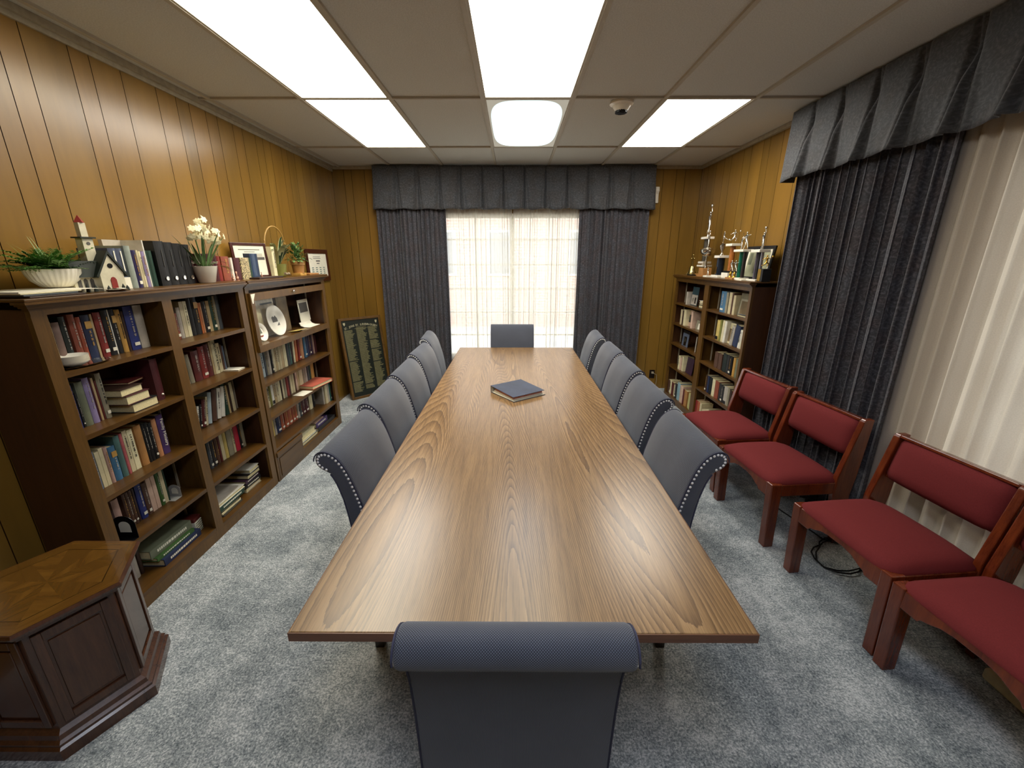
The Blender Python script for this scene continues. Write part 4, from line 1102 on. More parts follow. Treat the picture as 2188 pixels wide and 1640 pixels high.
flatbook('book', -2.08, -1.872, 1.885, 2.020, .9955, .045, 'maroon', 'dark maroon book in the middle of the three book stack', .02, 'x', gst)
flatbook('book', -2.075, -1.880, 1.868, 1.998, 1.041, .036, 'darkbrown', 'dark book on top of the three book stack', .05, 'x', gst)
flatbook('booklet', -2.10, -1.93, 1.95, 2.07, 1.078, .010, 'darkred', 'dark red booklet lying on top of the book stack', .2, 'x')
o = book(.045, .225, 'maroon', .17); o.location = (-1.90, 2.135, .9505); o.rotation_euler = (0, 0, PI); tag(o, 'tall dark brown album with a small stud, right of the book stack', 'album')
mb = MB(); mb.ball((-.006, .02, .03), .006); mb.build('stud', M_white, o, smooth=True)
# bottom shelf of the near bay
gb = 'books lying on the bottom near shelf'
flatbook('book', -2.09, -1.885, 1.850, 2.125, .085, .042, 'navy', 'long navy book at the bottom of the pile on the bottom near shelf', .02, '-x', gb, title=True)
flatbook('book', -2.09, -1.900, 1.835, 2.100, .1275, .022, 'green', 'light green book between the navy and the olive one, bottom near shelf', .0, '-x', gb, title=True)
flatbook('album', -2.09, -1.915, 1.825, 2.105, .150, .050, 'olivegrey', 'big olive brown album on top of the pile, bottom near shelf', -.02, '-x', gb, cat='album', title=True)
pb = empty('patterned_box', (-1.965, 2.150, .0855), .15, 'small box with a chequered white end and dark red lid, right of the navy book', 'box')
mb = MB(); mb.box(-.05, .05, -.03, .035, 0, .075, .003); mb.build('body', M_paper, pb)
mb = MB(); mb.box(-.052, .048, -.032, .036, .075, .100, .004); mb.build('lid', bmat('darkred'), pb)
mb = MB()
for i in range(5):
    for j in range(5): mb.box(.050, .0515, -.026+i*.0125, -.019+i*.0125, .006+j*.014, .014+j*.014)
mb.build('chequer_pattern', bmat('olivegrey'), pb)
for (x, y, z, lb, m, s) in ((-1.905, 1.732, .362, 'black metal bookend standing at the front of the fourth near shelf', M_black, 1.0),
                            (-1.955, 2.100, .362, 'small pale metal bookend right of the books on the fourth near shelf', plain('grey_steel', '#a3a09a', .4), .62)):
    be = empty('bookend', (x, y, z + .0005), 0, lb, 'bookend')
    mb = MB(); mb.box(-.055*s, .055*s, -.085*s, 0, 0, .0016); mb.build('base_plate', m, be)
    b_ = []
    for k in range(11): b_.append((.055*s*math.cos(PI - PI*k/10), .075*s + .045*s*math.sin(PI*k/10)))
    i_ = [(.028*s, .03*s)] + [(.028*s*math.cos(PI*k/8), .065*s + .025*s*math.sin(PI*k/8)) for k in range(9)] + [(-.028*s, .03*s)]
    mb = MB(); mb.prism([(-.055*s, 0)] + b_ + [(.055*s, 0)], 1, -.0016, 0); mb.build('upright', m, be)
    mb = MB(); mb.prism(i_, 1, -.0026, -.0017); mb.build('cutout_inlay', M_paper, be)
# dishes and tray on the top near shelf
tr = empty('scalloped_tray', (-1.900, 1.765, 1.2305), 0, 'round silver tray with a scalloped rim under the stacked bowls', 'tray')
mb = MB(); mb.lathe([(0, .001), (.060, .001), (.076, .006), (.080, .009), (.076, .008), (.058, .004), (0, .004)], n=60, flute=.03, fn=20)
for v in mb.b.verts: v.co.y *= 1.5; v.co.x *= .72
mb.build('plate', M_silver, tr, smooth=True)
for k in range(5):
    mb = MB(); zb = 1.2355 + k*.0065
    mb.lathe([(.024, 0), (.028, .002), (.046, .012), (.055, .021), (.0555, .023), (.053, .0215), (.044, .0135), (.024, .0045), (0, .0035)], n=32)
    o = mb.build('bowl', M_white, smooth=True); o.location = (-1.898, 1.725, zb)
    tag(o, ('topmost white bowl, patterned inside, of the stack on the tray', 'white bowl second from the top of the stack on the tray', 'middle white bowl of the stack on the tray', 'white bowl second from the bottom of the stack', 'bottom white bowl of the stack standing on the silver tray')[4-k], 'bowl', 'white bowls stacked on the silver tray')
# piles on the bottom shelf of the middle bay
gm = 'things lying on the bottom shelf of the middle bay'
flatbook('magazine', -2.10, -1.880, 2.31, 2.51, .075, .012, 'charcoal', 'dark magazine at the very bottom left of the middle bay', .03, 'x', gm, 'magazine')
flatbook('magazine', -2.10, -1.886, 2.315, 2.505, .0875, .010, 'palecream', 'pale magazine lying on the dark one, bottom of the middle bay', .0, 'x', gm, 'magazine')
flatbook('magazine', -2.10, -1.890, 2.32, 2.50, .098, .012, 'charcoal', 'upper dark magazine of the left pile, bottom of the middle bay', -.02, 'x', gm, 'magazine')
flatbook('book', -2.10, -1.890, 2.30, 2.56, .1105, .035, 'darkgreen', 'dark green book under the white magazines, bottom of the middle bay', .02, '-x', gm, title=True)
flatbook('magazine', -2.10, -1.890, 2.29, 2.57, .146, .022, 'white', 'thick white magazine lying on the dark green book', .0, 'x', gm, 'magazine')
flatbook('magazine', -2.10, -1.900, 2.29, 2.53, .1685, .008, 'lightgrey', 'black and white printed magazine on top of the thick white one', .06, 'x', gm, 'magazine')
flatbook('book', -2.10, -1.905, 2.60, 2.775, .075, .030, 'greige', 'grey beige book at the bottom right of the middle bay', .0, 'x', gm, title=True)
flatbook('book', -2.10, -1.905, 2.60, 2.775, .1055, .028, 'black', 'black titled book second from below, bottom right of the middle bay', -.02, '-x', gm, title=True)
flatbook('book', -2.10, -1.910, 2.61, 2.775, .134, .025, 'plum', 'plum book in the right pile, bottom of the middle bay', .02, '-x', gm, title=True)
flatbook('book', -2.10, -1.905, 2.64, 2.785, .1595, .030, 'black', 'black book under the white topped one, bottom right of the middle bay', .0, 'x', gm)
flatbook('book', -2.10, -1.910, 2.67, 2.785, .190, .026, 'white', 'white book on top of the right pile, bottom of the middle bay', .04, 'x', gm)
flatbook('booklet', -1.99, -1.88, 2.715, 2.80, .945, .008, 'white', 'thin white booklet alone at the right end of the second middle shelf', .1, 'x')
# third case extras
flatbook('book', -2.03, -1.822, 3.65, 3.95, .5205, .030, 'salmon', 'red orange picture book lying at the shelf front over the teal book', -.18, '-y')
mb = MB(); mb.box(-.05, .05, -.075, .075, 0, .0015); o = mb.build('paper_sheet', M_paper); o.location = (-1.895, 3.53, .5205); o.rotation_euler = (0, 0, -.1); tag(o, 'blank white paper lying left of the red orange book', 'paper')
o = book(.022, .205, 'lightgrey', .15, ''); o.location = (-1.915, 3.962, .2685); o.rotation_euler = (0, 0, PI-.12); tag(o, 'big pale paperback showing its printed front cover, third shelf under the glass', 'book')
mb = MB()
for k in range(9): mb.box(.03, .03+random.uniform(.06, .10), -.0+.0222, .0230, .06+k*.013, .063+k*.013)
mb.build('cover_print', bmat('greige'), o)
gl_ = 'albums lying on the lowest shelf under the glass door'
flatbook('album', -2.08, -1.866, 3.345, 3.64, .085, .030, 'slate', 'grey green album at the bottom left of the lowest shelf under the glass', 0, 'x', gl_, 'album')
flatbook('album', -2.08, -1.870, 3.345, 3.62, .1155, .016, 'white', 'white album lying on the grey green one, lowest shelf under the glass', 0, 'x', gl_, 'album')
flatbook('album', -2.08, -1.868, 3.34, 3.60, .132, .045, 'palecream', 'thick cream album on top of the left pile, lowest shelf under the glass', 0, 'x', gl_, 'album')
flatbook('album', -2.08, -1.872, 3.67, 4.045, .085, .036, 'charcoal', 'long charcoal album on the lowest shelf, right of the cream pile', 0, '-x', gl_, 'album')
flatbook('book', -2.08, -1.885, 3.66, 3.90, .1215, .050, 'purple', 'purple and blue book lying on the charcoal album', 0, '-x', gl_, title=True)
flatbook('booklet', -2.08, -1.89, 3.655, 3.84, .172, .006, 'pinkcream', 'thin pinkish booklet lying on the purple book', .02, 'x', gl_)

# ------------------------------------------------------------------ display behind the glass door
def card(name, label, cat, loc, w_, h_, lean=8, rz=0.0, mat=None, t=.003, decor=None, group=None):
    """upright sheet / board that faces +X at rz=0, leaning back; decor = list of (y0,y1,z0,z1,mat) in 0..1"""
    mb = MB(); mb.box(-t, 0, -w_/2, w_/2, 0, h_)
    o = mb.build(name, mat or M_paper); o.location = loc; o.rotation_euler = (0, -math.radians(lean), rz)
    for d in (decor or []):
        mb = MB(); mb.box(0, .0008, -w_/2 + d[0]*w_, -w_/2 + d[1]*w_, d[2]*h_, d[3]*h_); mb.build(d[5] if len(d) > 5 else 'print', d[4], o)
    return tag(o, label, cat, group)
gd_ = 'papers and plates shown behind the glass door'
card('newspaper', 'grey yellowed newspaper page at the left back of the glass compartment', 'newspaper', (-2.005, 3.30, 1.0725), .42, .315, 3, 0, plain('newsprint', '#e2dccd', .9, var=.2, scale=25), decor=[(.55, .95, .80, .84, bmat('slate')), (.05, .45, .60, .63, bmat('charcoal')), (.0, .09, .05, .95, bmat('bluegrey'))])
card('greeting_card', 'cream card standing behind the large plate', 'card', (-1.965, 3.19, 1.0725), .15, .235, 6, 0, bmat('palecream'))
card('brown_photo', 'brown stained old photo behind the plate, right of the newspaper', 'photo', (-2.0, 3.62, 1.0725), .17, .315, 2, 0, plain('old_brown_photo', '#7d6847', .7, var=.4, scale=9))
def plate(name, label, loc, R, lean, art):
    t = empty(name, loc, 0, label, 'plate', gd_); t.rotation_euler = (0, math.radians(90-lean), 0)
    mb = MB(); mb.lathe([(0, 0), (R*.55, 0), (R*.62, .006), (R*.98, .014), (R, .016), (R*.98, .018), (R*.60, .010), (R*.54, .004), (0, .004)], n=48, c=(-R, 0, 0)); mb.build('dish', M_white, t, smooth=True)
    for nm, q, m in art:
        mb = MB(); mb.prism([(-R + p[0]*R, p[1]*R) for p in q], 2, .004, .0046); mb.build(nm, m, t)
    return t
M_ink = plain('grey_ink', '#57534e', .6)
plate('display_plate', 'large white plate with a grey drawing of a church behind the glass', (-1.925, 3.375, 1.0735), .125, 12,
      [('church_drawing', [(.1, -.32), (.1, .28), (-.12, .28), (-.32, .12), (-.22, -.05), (-.30, -.14), (-.22, -.32)], M_ink), ('path_drawing', [(.35, .05), (.35, .36), (.14, .36)], M_ink)])
plate('souvenir_plate', 'small oval souvenir plate left of the large plate behind the glass', (-1.915, 3.12, 1.0735), .070, 14,
      [('center_drawing', [(-.5, -.22), (-.5, .22), (.15, .3), (.15, -.3)], bmat('olivegrey')), ('caption', [(.35, -.35), (.35, .35), (.62, .3), (.62, -.3)], bmat('rust'))])
card('church_leaflet', 'pale leaflet with a grey picture of a building, curling on the shelf', 'leaflet', (-1.965, 3.915, 1.115), .19, .20, 4, 0, M_paper, decor=[(.1, .88, .42, .86, M_ink)])
b = bmesh.new()
mb = MB(); mb.prism([(-1.965, 1.1145), (-1.95, 1.090), (-1.92, 1.077), (-1.872, 1.0745), (-1.872, 1.0733), (-1.922, 1.0745), (-1.955, 1.085), (-1.968, 1.1145)], 1, 3.78, 3.99); tag(mb.build('curled_paper', M_paper), 'yellowed paper curling flat below the leaflet behind the glass', 'paper')
mb = MB(); mb.box(-.045, .045, -.07, .07, 0, .0012); o = mb.build('note', bmat('yellow')); o.location = (-1.895, 3.60, 1.0735); o.rotation_euler = (0, -.12, -.15); o.location.z = 1.079; tag(o, 'small yellow note lying right of the large plate behind the glass', 'note')
# ------------------------------------------------------------------ things on top of the left bookcases
Z = TOP + .0005
# pile of papers and folders at the near end
gp = 'papers piled on the near end of the bookcase'
for (x0, x1, y0, y1, z, th, c, nm, lb) in ((-2.10, -1.83, 1.585, 1.80, Z, .006, 'darkbrown', 'folder', 'thin brown folder at the bottom of the pile below the fern'),
        (-2.08, -1.84, 1.575, 1.78, Z+.0064, .006, 'slate', 'folder', 'grey folder in the middle of the pile below the fern'),
        (-2.09, -1.845, 1.57, 1.80, Z+.0130, .005, 'palecream', 'folder', 'cream folder second from the top of the pile below the fern')):
    mb = MB(); mb.box(x0, x1, y0, y1, z, z+th, .0015); tag(mb.build(nm, bmat(c)), lb, 'folder', gp)
mb = MB(); mb.prism([(1.57, Z+.0186), (1.84, Z+.0186), (1.90, Z+.0150), (1.902, Z+.0156), (1.84, Z+.0225), (1.57, Z+.0235)], 0, -2.08, -1.85)
tag(mb.build('paper_stack', M_paper), 'loose white papers fanned out under the ribbed bowl', 'papers')
# ribbed bowl with fern
BX, BY, BZ = -1.985, 1.838, Z+.0245
bw = empty('planter_bowl', (BX, BY, BZ), 0, 'cream ribbed oval bowl planted with a green fern at the near end of the bookcase', 'planter')
mb = MB(); mb.lathe([(.040, 0), (.060, .004), (.092, .030), (.106, .060), (.110, .078), (.104, .078), (.095, .055), (0, .050)], n=120, flute=.018, fn=30)
for v in mb.b.verts: v.co.x *= .78; v.co.y *= .86
mb.build('bowl', M_white, bw, smooth=True)
mb = MB(); mb.lathe([(.0, .062), (.097, .062), (.097, .058), (0, .057)], n=30)
for v in mb.b.verts: v.co.x *= .78; v.co.y *= .86
mb.build('soil', M_leg, bw)
M_fern = plain('fern_green', '#5c8f3e', .6, var=.35, scale=25); M_fern2 = plain('pale_leaf_green', '#7a9a58', .5, var=.3, scale=25)
def leaf(b, base, d, up, L, Wd, curl=.4, n=5):
    d = d.normalized(); s = d.cross(up).normalized(); pr = None
    for i in range(n+1):
        t = i/n; c = base + d*(L*t) + up*(curl*L*t*(1-t)*1.2 - curl*L*t*t*.5)
        w_ = Wd*math.sin(PI*(t*.9+.08))*(1-.2*t)
        a = b.verts.new(c - s*w_ + up*w_*.15); m_ = b.verts.new(c); e = b.verts.new(c + s*w_ + up*w_*.15)
        if pr:
            for q in ((pr[0], pr[1], m_, a), (pr[1], pr[2], e, m_)):
                f = b.faces.new(q); f.smooth = True
        pr = (a, m_, e)
rnd = random.Random(21)
for mat_, cnt, nm in ((M_fern, 62, 'fern_fronds'), (M_fern2, 16, 'young_fronds')):
    b = bmesh.new()
    for k in range(cnt):
        a = rnd.uniform(0, 2*PI); el = rnd.uniform(.10, 1.1); L = rnd.uniform(.13, .20)*(1.0 if el < .8 else .62)
        d = Vector((math.cos(a)*math.cos(el)*.55, math.sin(a)*math.cos(el), math.sin(el)*.62)).normalized()
        if d.x < -.25: d.x = -.25
        base = Vector((rnd.uniform(-.03, .03), rnd.uniform(-.05, .05), .062)); up = Vector((0, 0, 1))
        s = d.cross(up).normalized()
        leaf(b, base, d, up, L, .0018, .15)
        for i in range(2, 15):        # pinnae on both sides of the frond
            t = i/15.0; c = base + d*(L*t) + up*(.15*L*t*(1-t)*1.2 - .15*L*t*t*.5)
            for sg in (-1, 1):
                dd = (s*sg*.8 + d*.55 + up*rnd.uniform(-.15, .25)).normalized()
                leaf(b, c, dd, up, .040*(1-t*.7)+.008, .0080*(1-t*.45), .2, 2)
    me = bpy.data.meshes.new(nm); b.to_mesh(me); b.free(); me.materials.append(mat_)
    o = bpy.data.objects.new(nm, me); COL.objects.link(o); o.parent = bw
# wooden church
chx = empty('church_model', (-1.925, 2.005, Z), math.radians(-12), 'painted wooden toy church with a white steeple and dark roof beside the fern', 'ornament')
M_cw = plain('painted_cream', '#d8d0b4', .6); M_roof = plain('painted_dark_green', '#1c241c', .6); M_door = plain('painted_red', '#8a2a22', .5)
mb = MB(); mb.prism([(-.040, 0), (.040, 0), (.040, .066), (0, .132), (-.040, .066)], 0, -.085, .040); mb.build('nave', M_cw, chx)
# gable faces +X (into the room); nave runs back to the wall, side wing towards the camera
mb = MB()
for s in (-1, 1): mb.prism([(0, .148), (s*.055, .056), (s*.050, .050), (0, .136)], 0, -.090, .046)
mb.build('roof', M_roof, chx)
mb = MB(); mb.box(-.070, .012, -.110, -.040, 0, .060); mb.build('side_wing', M_cw, chx)
mb = MB(); mb.prism([(-.095, .052), (.030, .052), (.014, .110), (-.070, .110)], 1, -.116, -.020); mb.build('wing_roof', M_roof, chx)
mb = MB(); mb.prism([(-.010, 0), (.010, 0), (.010, .040), (.006, .048), (0, .051), (-.006, .048), (-.010, .040)], 0, .040, .0425); mb.build('door', M_door, chx)
mb = MB(); mb.prism([(.009*math.cos(k*PI/6), .092+.009*math.sin(k*PI/6)) for k in range(12)], 0, .040, .042); mb.build('round_window', M_black, chx)
for y in (-.095, -.075, -.055):
    mb = MB(); mb.prism([(y-.006, .012), (y+.006, .012), (y+.006, .042), (y, .048), (y-.006, .042)], 0, .012, .0135); mb.build('window', M_ink, chx)
mb = MB(); mb.box(-.040, -.004, -.040, -.006, .06, .190); mb.build('tower', M_cw, chx)
mb = MB(); mb.box(-.048, .004, -.048, .002, .190, .195); mb.build('tower_ledge', M_roof, chx)
mb = MB(); mb.box(-.033, -.011, -.034, -.012, .195, .245); mb.build('belfry', M_cw, chx)
mb = MB(); mb.lathe([(.018, .245), (.0, .272)], c=(-.022, -.023, 0), n=4); mb.build('spire', M_door, chx)
mb = MB(); mb.prism([(.006*math.cos(k*PI/6)-.023, .172+.006*math.sin(k*PI/6)) for k in range(12)], 0, -.004, -.0025); mb.build('louvre', M_ink, chx)
mb = MB()
for (x, y, h) in ((.052, -.03, .022), (.050, .022, .026), (.050, .036, .020), (.030, -.085, .034), (.030, -.060, .028)): mb.lathe([(.007, 0), (.005, h*.4), (.006, h*.42), (0, h)], c=(x, y, 0), n=6)
mb.build('little_trees', M_roof, chx)
chx.scale = (1.12, 1.22, 1.22)
dsh = empty('small_dish', (-1.845, 1.96, Z), 0, 'small dish holding folded white notes in front of the toy church', 'dish')
mb = MB(); mb.lathe([(.02, 0), (.03, .001), (.042, .007), (.040, .008), (.02, .003), (0, .003)], n=24); mb.build('dish', M_dark, dsh, smooth=True)
mb = MB(); mb.box(-.02, .02, -.03, .03, .008, .0095, M=Matrix.Rotation(.1, 4, 'X')); mb.box(-.018, .022, -.02, .035, .0105, .0115, M=Matrix.Rotation(-.12, 4, 'X')); mb.build('notes', M_paper, dsh)
# books in the row on top
M_cloud = plain('cover_cloudy', '#5b6379', .5, var=.45, scale=14)
def topbook(y0, w_, h, col, lb, x=-1.93, flag='', d=.17, mat=None, lean=0, cat='book', name='book', z=Z):
    o = book(w_, h, col, d, flag, name=name)
    if mat: o.data.materials[0] = mat
    a = math.radians(lean); o.location = (x, y0 + w_, z + (w_*math.sin(-a) if a < 0 else 0)); o.rotation_euler = (a, 0, PI)
    return tag(o, lb, cat, 'books and albums standing on top of the left bookcases')
for y, lb in ((2.064, 'left one of two cloudy blue grey albums with white feet, right behind the toy church'), (2.100, 'right one of two cloudy blue grey albums with white feet, before the tall grey binder')):
    o = topbook(y, .038, .192, 'slate', lb, -1.935, '', .15, M_cloud, cat='album', name='album')
    mb = MB(); mb.box(-.0085, -.0055, .001, .037, .0, .055); mb.build('white_foot', M_paper, o)
    mb = MB(); mb.box(-.0085, -.0060, .015, .021, .085, .180); mb.build('spine_title', M_paper, o)
topbook(2.140, .034, .205, 'skyblue', 'tall grey green binder right of the two cloudy albums', -1.925, '', .18, cat='binder', name='binder', mat=plain('cover_greygreen', '#8d958a', .6))
topbook(2.178, .028, .185, 'navy', 'dark violet paperback right of the tall grey green binder', -1.93, 'w', mat=plain('cover_violet', '#2d2550', .4))
topbook(2.208, .012, .185, 'cream', 'thin cream book right of the dark violet paperback', -1.93)
topbook(2.222, .013, .18, 'palecream', 'second thin cream book, before the lilac one on the bookcase top', -1.93, 't')
topbook(2.237, .018, .18, 'lilac', 'lilac and pink paperback on the bookcase top', -1.93, 't')
card('large_grey_board', 'wide pale grey board behind the violet, cream and lilac books, white front edge', 'board', (-2.03, 2.21, Z), .11, .235, 2, 0, bmat('lightgrey'), t=.02)
topbook(2.257, .008, .235, 'white', 'very thin tall white book left of the dark green pair', -1.93, '', .17)
topbook(2.268, .025, .185, 'darkgreen', 'left dark green book of the pair on the bookcase top', -1.945)
topbook(2.294, .028, .185, 'darkgreen', 'right dark green book of the pair, touching the black binders', -1.945)
for i, (y, wv) in enumerate(((2.330, .066), (2.398, .058), (2.458, .060), (2.520, .058))):
    o = topbook(y, wv, .235 - .004*i, 'black', ('leftmost fat black binder on the bookcase top, beside the green books', 'second black binder from the left on the bookcase top', 'third black binder from the left, close to the white flowers', 'black binder half hidden behind the potted white flowers')[i], -1.93, '', .20, cat='binder', name='binder')
    mb = MB(); mb.lathe([(.011, 0), (.012, .001), (.009, .0014), (.009, .0004)], n=20, M=Matrix.Translation((-.0075, wv/2, .038)) @ Matrix.Rotation(-PI/2, 4, 'Y')); mb.build('finger_ring', M_silver, o)
    mb = MB(); mb.box(-.0078, -.006, wv/2-.0012, wv/2+.0012, .10, .19); mb.build('label_holder', M_ink, o)
for i, (y, wv, h) in enumerate(((2.60, .030, .165), (2.655, .028, .165), (2.700, .044, .165), (2.747, .038, .165), (2.787, .025, .163), (2.814, .026, .163))):
    c = 'maroon'
    o = topbook(y, wv, h*1.05, c, ('maroon volume hidden mostly by the white flower pot', 'maroon volume just left of the white pot', 'maroon volume behind the right side of the white pot', 'maroon volume, first clear of the white pot', 'maroon volume, second clear of the white pot', 'maroon volume, third clear of the white pot')[i], -1.96)
    mb = MB()
    for zz in (.115, .122): mb.box(-.0078, -.005, .002, wv-.002, zz, zz+.0015)
    mb.build('gold_bands', M_paper, o)
topbook(2.842, .030, .16, 'red', 'lighter red volume right of the maroon ones', -1.96)
topbook(2.878, .075, .158, 'rust', 'thick red book with printed bands behind the swan figurine', -1.955, 't')
topbook(2.956, .020, .15, 'white', 'thin white book between the thick red book and a maroon one', -1.945)
topbook(2.980, .058, .15, 'maroon', 'maroon book left of the black and cream speckled one', -1.935)
def speckle():
    m, nt, b = newmat('speckled_cover'); v = coords(nt); n = N(nt, 'ShaderNodeTexVoronoi', Scale=150.0); nt.links.new(v, n.inputs['Vector'])
    nt.links.new(ramp(nt, n.outputs['Distance'], [(.42, lin('#2a2320')), (.5, lin('#cdbb8c'))]), b.inputs['Base Color']); return m
topbook(3.042, .095, .150, 'cream', 'speckled black and cream book with white fore edge on the bookcase top', -1.93, mat=speckle())
topbook(3.142, .050, .150, 'darkgreen', 'dark green book right of the speckled one', -1.95, '', .08)
topbook(3.198, .095, .180, 'steelblue', 'fat dark blue book right of the dark green one on the bookcase top', -1.955, '', .05, mat=plain('cover_deep_blue', '#2c3c55', .3))
mb = MB(); mb.box(-1.925, -1.85, 3.10, 3.42, Z, Z+.012, .002); tag(mb.build('album', bmat('darkbrown')), 'flat dark album lying at the shelf edge before the certificate', 'album')
topbook(3.450, .045, .235, 'palecream', 'tall white book with printed spine right of the framed certificate', -1.93, 't', .12)
# framed certificates
def frame(name, label, cat, loc, w_, h_, b_, rz=0.0, lean=6, fm=None, pic=None, prints=(), depth=.016, glassed=False):
    """picture frame facing +X at rz=0; parts: frame, picture, print marks"""
    t = empty(name, loc, rz, label, cat); t.rotation_euler = (0, -math.radians(lean), rz)
    mb = MB()
    mb.box(-depth, 0, -w_/2, -w_/2+b_, 0, h_, .002); mb.box(-depth, 0, w_/2-b_, w_/2, 0, h_, .002)
    mb.box(-depth, 0, -w_/2+b_, w_/2-b_, 0, b_, .002); mb.box(-depth, 0, -w_/2+b_, w_/2-b_, h_-b_, h_, .002)
    mb.build('frame', fm or M_dark, t)
    mb = MB(); mb.box(-depth+.001, -.006, -w_/2+b_*.9, w_/2-b_*.9, b_*.9, h_-b_*.9); mb.build('picture', pic or M_paper, t)
    for q in prints:
        mb = MB()
        for r in q[1]: mb.box(-.0060, -.0052, -w_/2 + r[0]*w_, -w_/2 + r[1]*w_, r[2]*h_, r[3]*h_)
        mb.build(q[0], q[2], t)
    return t
M_mah = wood('mahogany_frame', '#2c0f0a', '#47190f', 2, 20, .1, .25)
frame('framed_certificate', 'framed certificate half hidden behind the blue book and white book', 'frame', (-2.018, 3.325, Z), .275, .26, .020, -.47, 4, M_mah, M_paper,
      [('print_lines', [(.2, .8, .80, .82), (.35, .65, .74, .755), (.55, .9, .52, .60)] + [(.5, .85, .68-.03*i, .69-.03*i) for i in range(3)], M_ink)])
frame('framed_certificate', 'framed notice in a dark red frame hanging past the end of the bookcase', 'frame', (-2.118, 4.675, 1.44), .52, .335, .045, 0, 1.0, M_mah, M_paper,
      [('print_lines', [(.30, .62, .76, .775), (.30, .64, .71, .725), (.42, .60, .62, .66), (.44, .56, .55, .58)], M_ink),
       ('print_columns', [(.2+.17*i, .28+.17*i, .18+.06*j, .205+.06*j) for i in range(4) for j in range(5)], bmat('tealgreen'))])
# small figurines
def figurine(loc, label, col, s=1.0):
    t = empty('swan_figurine', loc, .6, label, 'figurine')
    mb = MB(); mb.ball((0, 0, .018*s), .016*s, .7, 1.3, .9); mb.tube([(0, -.012*s, .022*s), (0, -.022*s, .036*s), (0, -.018*s, .052*s), (0, -.008*s, .055*s)], .004*s); mb.build('body', col, t, smooth=True)
    mb = MB(); mb.ball((0, -.006*s, .055*s), .006*s); mb.build('head', col, t, smooth=True)
    mb = MB(); mb.lathe([(.014*s, 0), (.014*s, .004*s), (0, .004*s)], n=16); mb.build('base', col, t)
figurine((-1.885, 2.900, Z), 'pinkish glossy swan figurine before the red books', plain('pink_china', '#c99a82', .15), 1.0)
figurine((-1.890, 2.865, Z), 'smaller pinkish swan figurine left of the thin white book', plain('pink_china', '#c99a82', .15), .75)
figurine((-1.880, 3.18, Z+.0125), 'tiny pink figurine standing on the flat album before the blue book', plain('pink_china', '#c99a82', .15), .6)

# potted white narcissus
pn = empty('potted_narcissus', (-1.905, 2.640, Z), 0, 'white ceramic pot of cream white paperwhite flowers before the maroon books', 'potted plant')
mb = MB(); mb.lathe([(.040, 0), (.044, .003), (.066, .096), (.068, .100), (.062, .100), (.056, .085), (0, .085)], n=36); mb.build('pot', M_white, pn, smooth=True)
mb = MB(); mb.lathe([(0, .091), (.058, .090), (.058, .086), (0, .085)], n=20); mb.build('moss', plain('moss', '#5a5530', .9), pn)
rnd = random.Random(8)
M_blade = plain('blade_green', '#4d6b3a', .45, var=.3)
for k in range(13):
    a = k*2.399; b = bmesh.new(); el = rnd.uniform(.75, 1.35)
    if k in (3, 9): el = .35
    d = Vector((math.cos(a)*math.cos(el)*.6, math.sin(a)*math.cos(el), math.sin(el)))
    if d.x < -.2: d.x = -.2
    leaf(b, Vector((.02*math.cos(a), .025*math.sin(a), .088)), d, Vector((0, 0, 1)), rnd.uniform(.17, .27)*(0.7 if k in (3, 9) else 1), .009, .12 if el > .5 else .5, 8)
    me = bpy.data.meshes.new('leaf'); b.to_mesh(me); b.free(); me.materials.append(M_blade); o = bpy.data.objects.new('leaf', me); COL.objects.link(o); o.parent = pn
M_petal = plain('petal_cream', '#efe6bd', .6, var=.08)
heads = [((.03, -.075, .30), 1.0), ((.02, .015, .355), 1.0), ((.035, .105, .275), 1.0), ((.01, .03, .29), .9)]
for hi, (hc, sc_) in enumerate(heads):
    mb = MB(); mb.tube([(0, hc[1]*.15, .088), (hc[0]*.5, hc[1]*.55, .2), (hc[0], hc[1], hc[2]-.01)], .0035); mb.build('stem', M_blade, pn, smooth=True)
    for k in range(13):
        b = bmesh.new(); c = Vector(hc) + Vector((rnd.uniform(-.02, .035), rnd.uniform(-.046, .046), rnd.uniform(-.044, .036)))
        nrm = (c - Vector(hc) + Vector((.02, -.01, .005))).normalized()
        nrm = nrm + Vector((.3, -.2, 0)); nrm.normalize(); u = nrm.orthogonal().normalized(); v2 = nrm.cross(u)
        for j in range(6):
            aa = j*PI/3; dd = u*math.cos(aa) + v2*math.sin(aa)
            leaf(b, c, dd, nrm, .021, .0085, .15, 3)
        me = bpy.data.meshes.new('flower'); b.to_mesh(me); b.free(); me.materials.append(M_petal); o = bpy.data.objects.new('flower', me); COL.objects.link(o); o.parent = pn
mb = MB()
b = bmesh.new()
for k in range(7):
    leaf(b, Vector((.045, .03+.006*k, .098)), Vector((.5, .6+.1*k, -.2)), Vector((0, 0, 1)), .09, .0035, .35, 5)
me = bpy.data.meshes.new('trailing_grass'); b.to_mesh(me); b.free(); me.materials.append(M_fern2); o = bpy.data.objects.new('trailing_grass', me); COL.objects.link(o); o.parent = pn

